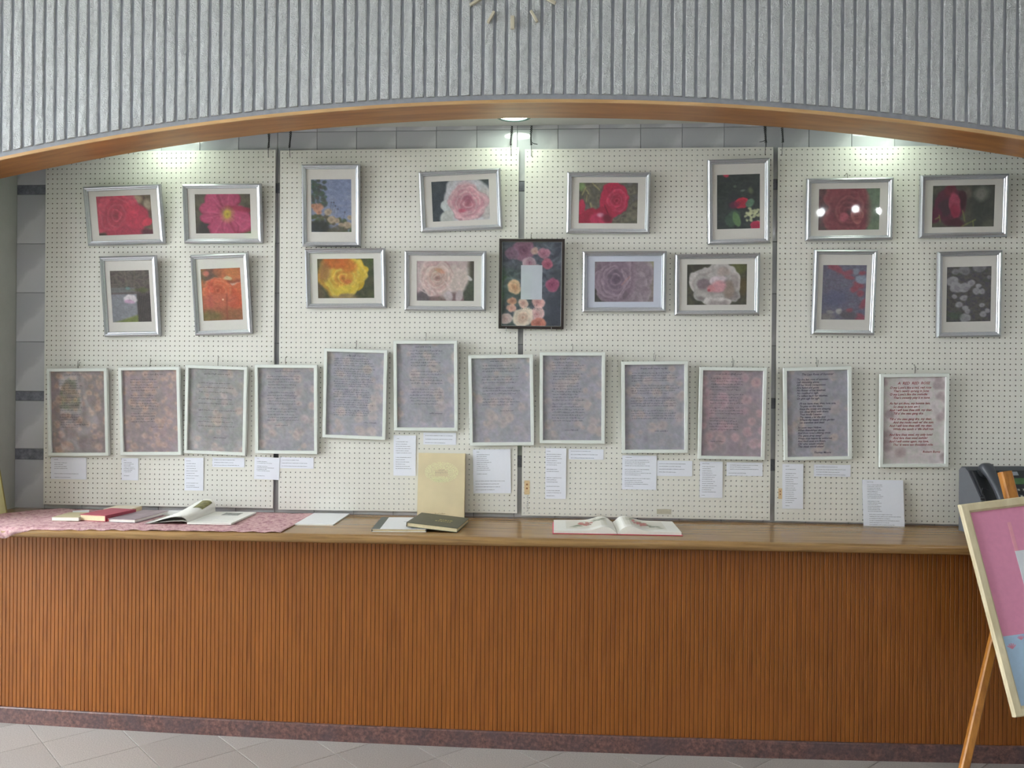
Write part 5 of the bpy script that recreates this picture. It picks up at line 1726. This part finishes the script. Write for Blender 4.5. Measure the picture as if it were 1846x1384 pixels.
for k in range(1900):
    a, q = random.uniform(0, 2 * math.pi), math.sqrt(random.uniform(0.11, 1.0))
    x, y = 0.36 * w * q * math.cos(a), 0.160 * d * q * math.sin(a)
    if abs(x) < 0.14 * w and -0.06 * d < y < 0.035 * d:
        continue
    s = 0.0009
    cx, cy = 0.50 * w + x, 0.705 * d + y
    mb.quad((cx - s, cy - s, 0.0243), (cx + s, cy - s, 0.0243), (cx + s, cy + s, 0.0243), (cx - s, cy + s, 0.0243))
for k in range(320):
    cx, cy = 0.50 * w + random.uniform(-0.15, 0.15) * w, 0.555 * d + random.uniform(0, 0.07) * d
    mb.quad((cx - s, cy - s, 0.0243), (cx + s, cy - s, 0.0243), (cx + s, cy + s, 0.0243), (cx - s, cy + s, 0.0243))
mb.build('gilt_ornament', M['ornament'], r)
mb = MB()
def flat_word(mb, x, y, xh, l, z):
    t_ = MB()
    scribble(t_, x, y, xh, l, 0, 0.0012)
    b = len(mb.v)
    mb.v += [(p[0], p[2], z) for p in t_.v]
    mb.f += [tuple(b + i for i in reversed(q)) for q in t_.f]
flat_word(mb, 0.44 * w, 0.725 * d, 0.005, 0.12 * w, 0.0245)
flat_word(mb, 0.37 * w, 0.69 * d, 0.006, 0.26 * w, 0.0245)
for k, (a, l) in enumerate(((0.38, 0.09), (0.49, 0.11))):
    flat_word(mb, a * w, 0.062 * d, 0.0028, l * w, 0.0245)
mb.build('title_lettering', plain('brown_title_ink', (132, 112, 80), 0.6), r)['kind'] = 'stuff'

# open picture book with crimson boards
bl, br = Vector(atZ(996, 962, Z0)), Vector(atZ(1231, 966, Z0))
mid = (bl + br) / 2
r = tag(empty('open_book', mid), 'open picture book with rose plates and crimson boards on the worktop', 'book', 'books on the worktop')
r.rotation_euler = (0, 0, math.atan2((br - bl).y, (br - bl).x))
hw, od = (br - bl).length / 2, 0.315
MB().box(-hw, -0.012, 0, od, 0.0, 0.0028).box(0.012, hw, 0, od, 0.0, 0.0028).box(-0.012, 0.012, 0, od, 0.0, 0.0018).build('boards', M['cov_pink'], r)
def page_prof(s, top):
    return 0.0028 + top * (0.55 + 0.45 * math.sin(math.pi * min(1, (1 - s)) ** 0.6) ** 1.5) * (1 - max(0, (0.10 - s) / 0.10) ** 2 * 0.75)
def page_stack(sgn, top, inset=0.005, z_add=0.0, closed=True):
    n = 26
    v, f = [], []
    for (y) in (inset, od - inset):
        for i in range(n + 1):
            s = i / n
            x = sgn * (0.001 + (hw - inset - 0.001) * s)
            hgt = 0.0028 + top * (0.62 + 0.9 * math.exp(-((s - 0.20) / 0.17) ** 2)) * (1 - 0.72 * math.exp(-(s / 0.055) ** 2)) * (1 - 0.18 * s)
            v.append((x, y, hgt + z_add))
        for i in range(n + 1):
            s = i / n
            v.append((sgn * (0.001 + (hw - inset - 0.001) * s), y, 0.0029))
    m_ = 2 * (n + 1)
    for i in range(n):
        f.append((i, i + 1, m_ + i + 1, m_ + i))
        f.append((i, n + 1 + i, n + 2 + i, i + 1))
        f.append((m_ + i, m_ + i + 1, m_ + n + 2 + i, m_ + n + 1 + i))
    f.append((n, 2 * n + 1, m_ + 2 * n + 1, m_ + n))
    f.append((0, m_, m_ + n + 1, n + 1))
    return v, f
for sgn, top, nm in ((-1, 0.021, 'left_pages'), (1, 0.024, 'right_pages')):
    v, f = page_stack(sgn, top)
    mesh_obj(nm, v, f, M['page'], r)
M['plate'] = plain('cream_plate_ground', (226, 222, 212), 0.7, 0, 0.2, 0.02)
M['plate_rose'] = plain('plate_rose_pink', (206, 142, 136), 0.7)
M['plate_stem'] = plain('plate_stem_green', (140, 146, 122), 0.7)
def on_page(sgn, s, t, top, dz):
    x = sgn * (0.001 + (hw - 0.006) * s)
    hgt = 0.0028 + top * (0.62 + 0.9 * math.exp(-((s - 0.20) / 0.17) ** 2)) * (1 - 0.72 * math.exp(-(s / 0.055) ** 2)) * (1 - 0.18 * s)
    return (x, 0.005 + (od - 0.01) * t, hgt + dz)
for sgn, top in ((-1, 0.021), (1, 0.024)):
    mb = MB()
    for k in range(14):
        a, b = 0.14 + 0.66 * k / 14, 0.14 + 0.66 * (k + 1) / 14
        mb.quad(on_page(sgn, a, 0.18, top, 0.0004), on_page(sgn, b, 0.18, top, 0.0004), on_page(sgn, b, 0.92, top, 0.0004), on_page(sgn, a, 0.92, top, 0.0004))
    pl = mb.build('rose_plate', M['plate'], r)
    ms, mr_ = MB(), MB()
    for k in range(26):
        t = k / 25
        s0, t0 = (0.70 - 0.5 * t + random.gauss(0, 0.03)), 0.32 + 0.45 * t + random.gauss(0, 0.06)
        q = on_page(sgn, max(0.16, min(0.78, s0)), max(0.2, min(0.9, t0)), top, 0.0008)
        l, an = random.uniform(0.012, 0.028), random.uniform(-0.6, 0.6)
        dx, dy = l * math.cos(an), l * math.sin(an)
        ms.quad((q[0] - dx, q[1] - dy, q[2]), (q[0] + 0.003, q[1] - 0.006, q[2]), (q[0] + dx, q[1] + dy, q[2]), (q[0] - 0.003, q[1] + 0.006, q[2]))
    for k in range(16):
        q = on_page(sgn, 0.42 + random.gauss(0, 0.07), 0.58 + random.gauss(0, 0.09), top, 0.0012)
        a = random.uniform(0, 3.1)
        p_ = [(q[0] + 0.014 * math.cos(a + j * 1.26), q[1] + 0.018 * math.sin(a + j * 1.26), q[2]) for j in range(5)]
        b = len(mr_.v)
        mr_.v += p_
        mr_.f.append(tuple(range(b, b + 5)))
    ms.build('printed_stems', M['plate_stem'], pl)
    mr_.build('printed_rose', M['plate_rose'], pl)

# ================================================================ TELEPHONE
M['phone'] = plain('charcoal_phone_plastic', (70, 73, 80), 0.4, 0, 0.5, 0.05)
M['phone_dark'] = plain('dark_phone_plastic', (38, 40, 44), 0.42, 0, 0.5, 0.05)
M['phone_side'] = plain('grey_phone_side', (98, 100, 106), 0.5, 0, 0.4, 0.04)
M['lcd'] = plain('green_lcd', (74, 112, 70), 0.25)
M['key'] = plain('grey_keys', (60, 62, 66), 0.4)
M['key_lit'] = plain('pale_keys', (190, 190, 180), 0.4)
M['phone_label'] = plain('silver_phone_label', (168, 172, 184), 0.35, 0.3)
pc = atY(1800, 900, -0.17)
ph = tag(empty('desk_telephone', (float(pc[0]) + 0.028, -0.185, Z0), 0.24), 'charcoal desk telephone with corded handset and green display on the worktop', 'telephone')
ph.scale = (1.16, 1.16, 1.16)
HWD = 0.135
prof = [(-0.105, 0.0), (-0.105, 0.035), (-0.095, 0.050), (0.045, 0.245), (0.060, 0.256), (0.085, 0.256), (0.098, 0.245), (0.098, 0.0)]
MB().prism([p for p in prof], 'x', -HWD + 0.004, HWD - 0.004).build('body', M['phone'], ph)
for sx in (-1, 1):
    MB().prism([(p[0] * 0.98, p[1] * 0.985) for p in prof], 'x', sx * (HWD - 0.004), sx * HWD).build('side_panel', M['phone_side'], ph)
S_o = Vector((0, -0.095, 0.050)); S_y = Vector((0, 0.14, 0.195)).normalized(); S_z = Vector((1, 0, 0)).cross(S_y)
def slope(u, v_, n_):
    return tuple(S_o + Vector((u, 0, 0)) + S_y * v_ + S_z * n_)
def slope_box(u0, u1, v0, v1, n0, n1, name, mat, parent=ph):
    b = MB().cbox(u0, u1, v0, v1, n0, n1, min(0.002, abs(n1 - n0) * 0.3))
    b.v = [slope(*p) for p in b.v]
    return b.build(name, mat, parent)
slope_box(-0.126, -0.040, 0.010, 0.235, -0.002, 0.010, 'cradle', M['phone_dark'])
slope_box(-0.032, 0.128, 0.008, 0.236, -0.002, 0.004, 'face_plate', M['phone_dark'])
slope_box(0.005, 0.092, 0.172, 0.200, 0.003, 0.0055, 'display', M['lcd'])
slope_box(-0.005, 0.075, 0.212, 0.229, 0.003, 0.005, 'name_plate', M['phone_label'])
for i in range(4):
    for j in range(5):
        k = slope_box(0.030 + i * 0.024, 0.047 + i * 0.024, 0.025 + j * 0.028, 0.041 + j * 0.028, 0.003, 0.009, 'key', M['key'])
        slope_box(0.034 + i * 0.024, 0.043 + i * 0.024, 0.030 + j * 0.028, 0.037 + j * 0.028, 0.009, 0.0096, 'key_legend', M['key_lit'], k)
# handset: swept rounded bar with ear and mouth pieces
v, f = [], []
n, m_ = 24, 12
for i in range(n + 1):
    t = i / n
    vv_ = 0.008 + 0.236 * t
    e = abs(2 * t - 1)
    wd = 0.021 + 0.008 * max(0, (e - 0.55) / 0.45)
    th = 0.013 + 0.011 * max(0, (e - 0.55) / 0.45)
    hh = 0.036 + 0.014 * (1 - e * e) - 0.004 * e
    k_ = 1.0 if 0 < i < n else 0.7
    for j in range(m_):
        a = 2 * math.pi * j / m_
        ca, sa = math.cos(a), math.sin(a)
        su = math.copysign(abs(ca) ** 0.6, ca) * wd * k_
        sn = math.copysign(abs(sa) ** 0.6, sa) * th * k_
        v.append(slope(-0.083 + su, vv_, hh + sn))
for i in range(n):
    for j in range(m_):
        l = (j + 1) % m_
        f.append((i * m_ + j, i * m_ + l, (i + 1) * m_ + l, (i + 1) * m_ + j))
f.append(tuple(reversed(range(m_)))); f.append(tuple(n * m_ + j for j in range(m_)))
hs = mesh_obj('handset', v, f, M['phone'], ph, True)
for vv_, nm in ((0.028, 'mouthpiece'), (0.222, 'earpiece')):
    b = MB().prism([(0.024 * math.cos(a), 0.024 * math.sin(a)) for a in np.linspace(0, 2 * math.pi, 17)[:-1]], 'z', 0.010, 0.030)
    b.v = [slope(-0.083 + p[0], vv_ + p[1], p[2]) for p in b.v]
    b.build(nm, M['phone_dark'], hs)
pts = []
for k in range(170):
    t = k / 169
    a = 2 * math.pi * 17 * t
    pts.append((-HWD - 0.014 + 0.0075 * math.cos(a), -0.055 - 0.03 * t + 0.0075 * math.sin(a), 0.155 - 0.148 * t))
MB().tube([(-0.110, -0.04, 0.175), (-HWD - 0.006, -0.045, 0.185), (-HWD - 0.014, -0.05, 0.165)] + pts, 0.0024, 5).build('coiled_cord', M['phone_dark'], ph, True)

# ================================================================ YELLOW BOARD LEANING ON THE SIDE WALL
b0 = atZ(13, 925, Z0)
rr = tag(empty('yellow_board', (float(b0[0]), float(b0[1]), Z0)), 'pale yellow board with an olive edge leaning against the grey side wall', 'board')
rr.rotation_euler = (0, math.radians(-10.5), 0)
M['yellow'] = plain('pale_yellow_board', (222, 216, 160), 0.7, 0, 0.3, 0.04)
M['olive'] = plain('olive_edge', (150, 138, 78), 0.6)
MB().box(-0.012, 0.0, -0.24, -0.006, 0.004, 0.42).build('panel', M['yellow'], rr)
MB().box(-0.014, 0.002, -0.006, 0.0, 0.0, 0.425).build('edge_strip', M['olive'], rr)
MB().box(-0.014, 0.002, -0.24, -0.006, 0.42, 0.425).build('top_strip', M['olive'], rr)

# ================================================================ EASEL AND NOTICE BOARD
M['easel'] = wood('easel_wood', (180, 120, 52), (146, 88, 34), 8, (4, 4, 0.8), 0.4, 0.5)
M['pine'] = wood('pale_pine_frame', (222, 208, 176), (208, 192, 156), 5, (3, 3, 0.6), 0.5, 0.4)
M['poster_pink'] = plain('pink_poster_paper', (228, 152, 184), 0.75, 0, 0.2, 0.03, 60)
M['poster_pink_light'] = plain('light_pink_strip', (234, 164, 180), 0.75, 0, 0.2, 0.03, 60)
M['poster_blue'] = plain('light_blue_poster_paper', (178, 204, 232), 0.75, 0, 0.2, 0.03, 60)
M['poster_white'] = plain('white_poster_slip', (226, 228, 236), 0.75, 0, 0.2, 0.02, 60)
TLw, TRw, BLw = atY(1731, 909, -0.70), atY(1846, 894.5, -0.675), atY(1837.5, 1292.5, -0.90)
ex = (Vector(TRw) - Vector(TLw)).normalized()
dn = Vector(BLw) - Vector(TLw)
ey = (dn - ex * dn.dot(ex))
BH = ey.length
ey = -ey.normalized()                         # up along the board
ez = ex.cross(ey)                             # towards the viewer
BW = 0.56
org = Vector(TLw) - ey * BH                   # lower left front corner
nb = tag(empty('notice_board'), 'pine-framed notice board with pink and blue poster on the easel', 'notice board')
mm = Matrix.Identity(4)
for i in range(3):
    mm[i][0], mm[i][1], mm[i][2], mm[i][3] = ex[i], -ez[i], ey[i], org[i]
nb.matrix_basis = mm                          # local x right, y back, z up
FWD = 0.036
fv = [(0, 0.022), (0, 0.004), (0.004, 0.0), (FWD - 0.008, 0.0), (FWD, 0.008), (FWD, 0.014)]
v, f = [], []
for d_, y in fv:
    v += [(d_, y, d_), (BW - d_, y, d_), (BW - d_, y, BH - d_), (d_, y, BH - d_)]
for p in range(len(fv) - 1):
    for k in range(4):
        l = (k + 1) % 4
        f.append((4 * p + k, 4 * p + l, 4 * p + 4 + l, 4 * p + 4 + k))
mesh_obj('frame', v, f, M['pine'], nb)
MB().box(0.004, BW - 0.004, 0.014, 0.022, 0.004, BH - 0.004).build('backing_board', M['backing'], nb)
zsplit = 0.360 * BH
MB().box(FWD - 0.002, BW - FWD + 0.002, 0.0125, 0.014, zsplit, BH - FWD + 0.002).build('pink_sheet', M['poster_pink'], nb)
MB().box(FWD - 0.002, BW - FWD + 0.002, 0.0125, 0.014, FWD - 0.002, zsplit).build('blue_sheet', M['poster_blue'], nb)
MB().box(0.172, BW - 0.12, 0.0110, 0.0125, 0.50 * BH, 0.745 * BH).build('white_slip', M['poster_white'], nb)
MB().box(0.172, 0.186, 0.0118, 0.0125, 0.745 * BH, 0.885 * BH).build('pale_strip', M['poster_pink_light'], nb)
mb = MB()
for (x0, z0, s) in ((0.062, 0.30, 1.0), (0.105, 0.335, 0.8), (0.16, 0.27, 1.0), (0.24, 0.32, 0.9), (0.33, 0.28, 1.0), (0.42, 0.33, 0.9)):
    for a in (-0.9, -0.45, 0, 0.45, 0.9):
        l = 0.020 * s
        mb.ribbon([(x0, z0 * BH), (x0 + l * math.sin(a), z0 * BH + l * math.cos(a))], 0.0042 * s, 0.0119)
mb.build('printed_sprig', M['poster_pink'], nb)
ea = tag(empty('wooden_easel', (float(BLw[0]) + 0.2, -0.8, 0)), 'orange-brown wooden easel standing before the slatted counter', 'easel')
eo = Vector((float(BLw[0]) + 0.2, -0.8, 0))
def bar(p, q, w, d, name, side=Vector((1, 0, 0))):
    """square bar from p to q with eased edges"""
    p, q = Vector(p) - eo, Vector(q) - eo
    t = (q - p).normalized()
    a = (side - t * side.dot(t)).normalized()
    b = t.cross(a)
    c = min(w, d) * 0.16
    ring_ = [(-w / 2 + c, -d / 2), (w / 2 - c, -d / 2), (w / 2, -d / 2 + c), (w / 2, d / 2 - c), (w / 2 - c, d / 2), (-w / 2 + c, d / 2), (-w / 2, d / 2 - c), (-w / 2, -d / 2 + c)]
    v = [tuple(s + a * x + b * y) for s in (p, q) for x, y in ring_]
    k = len(ring_)
    f = [tuple(range(k)), tuple(reversed(range(k, 2 * k)))] + [(i, k + i, k + (i + 1) % k, (i + 1) % k) for i in range(k)]
    return mesh_obj(name, v, f, M['easel'], ea)
apex = Vector(atY(1846, 915, -0.60))
foot = Vector(atZ(1720, 1462, 0.0))
foot.z = 0.0
bar(foot, apex, 0.032, 0.030, 'leg')
bar((2 * apex.x - foot.x + 0.02, foot.y, 0.0), apex + Vector((0.02, 0, 0)), 0.032, 0.030, 'leg')
m_top = Vector(atY(1811, 850, -0.615))
m_dir = -(ey)
bar(m_top + m_dir * 0.62 + Vector((0, 0.02, 0)), m_top, 0.047, 0.036, 'mast', ex)
bar(apex + Vector((0.03, 0.03, -0.02)), (apex.x + 0.24, -0.515, 0.0), 0.03, 0.026, 'rear_leg')
lp = org - ey * 0.012 + ez * -0.012
bar(lp + ex * 0.06, lp + ex * (BW - 0.06), 0.05, 0.022, 'ledge', ez)
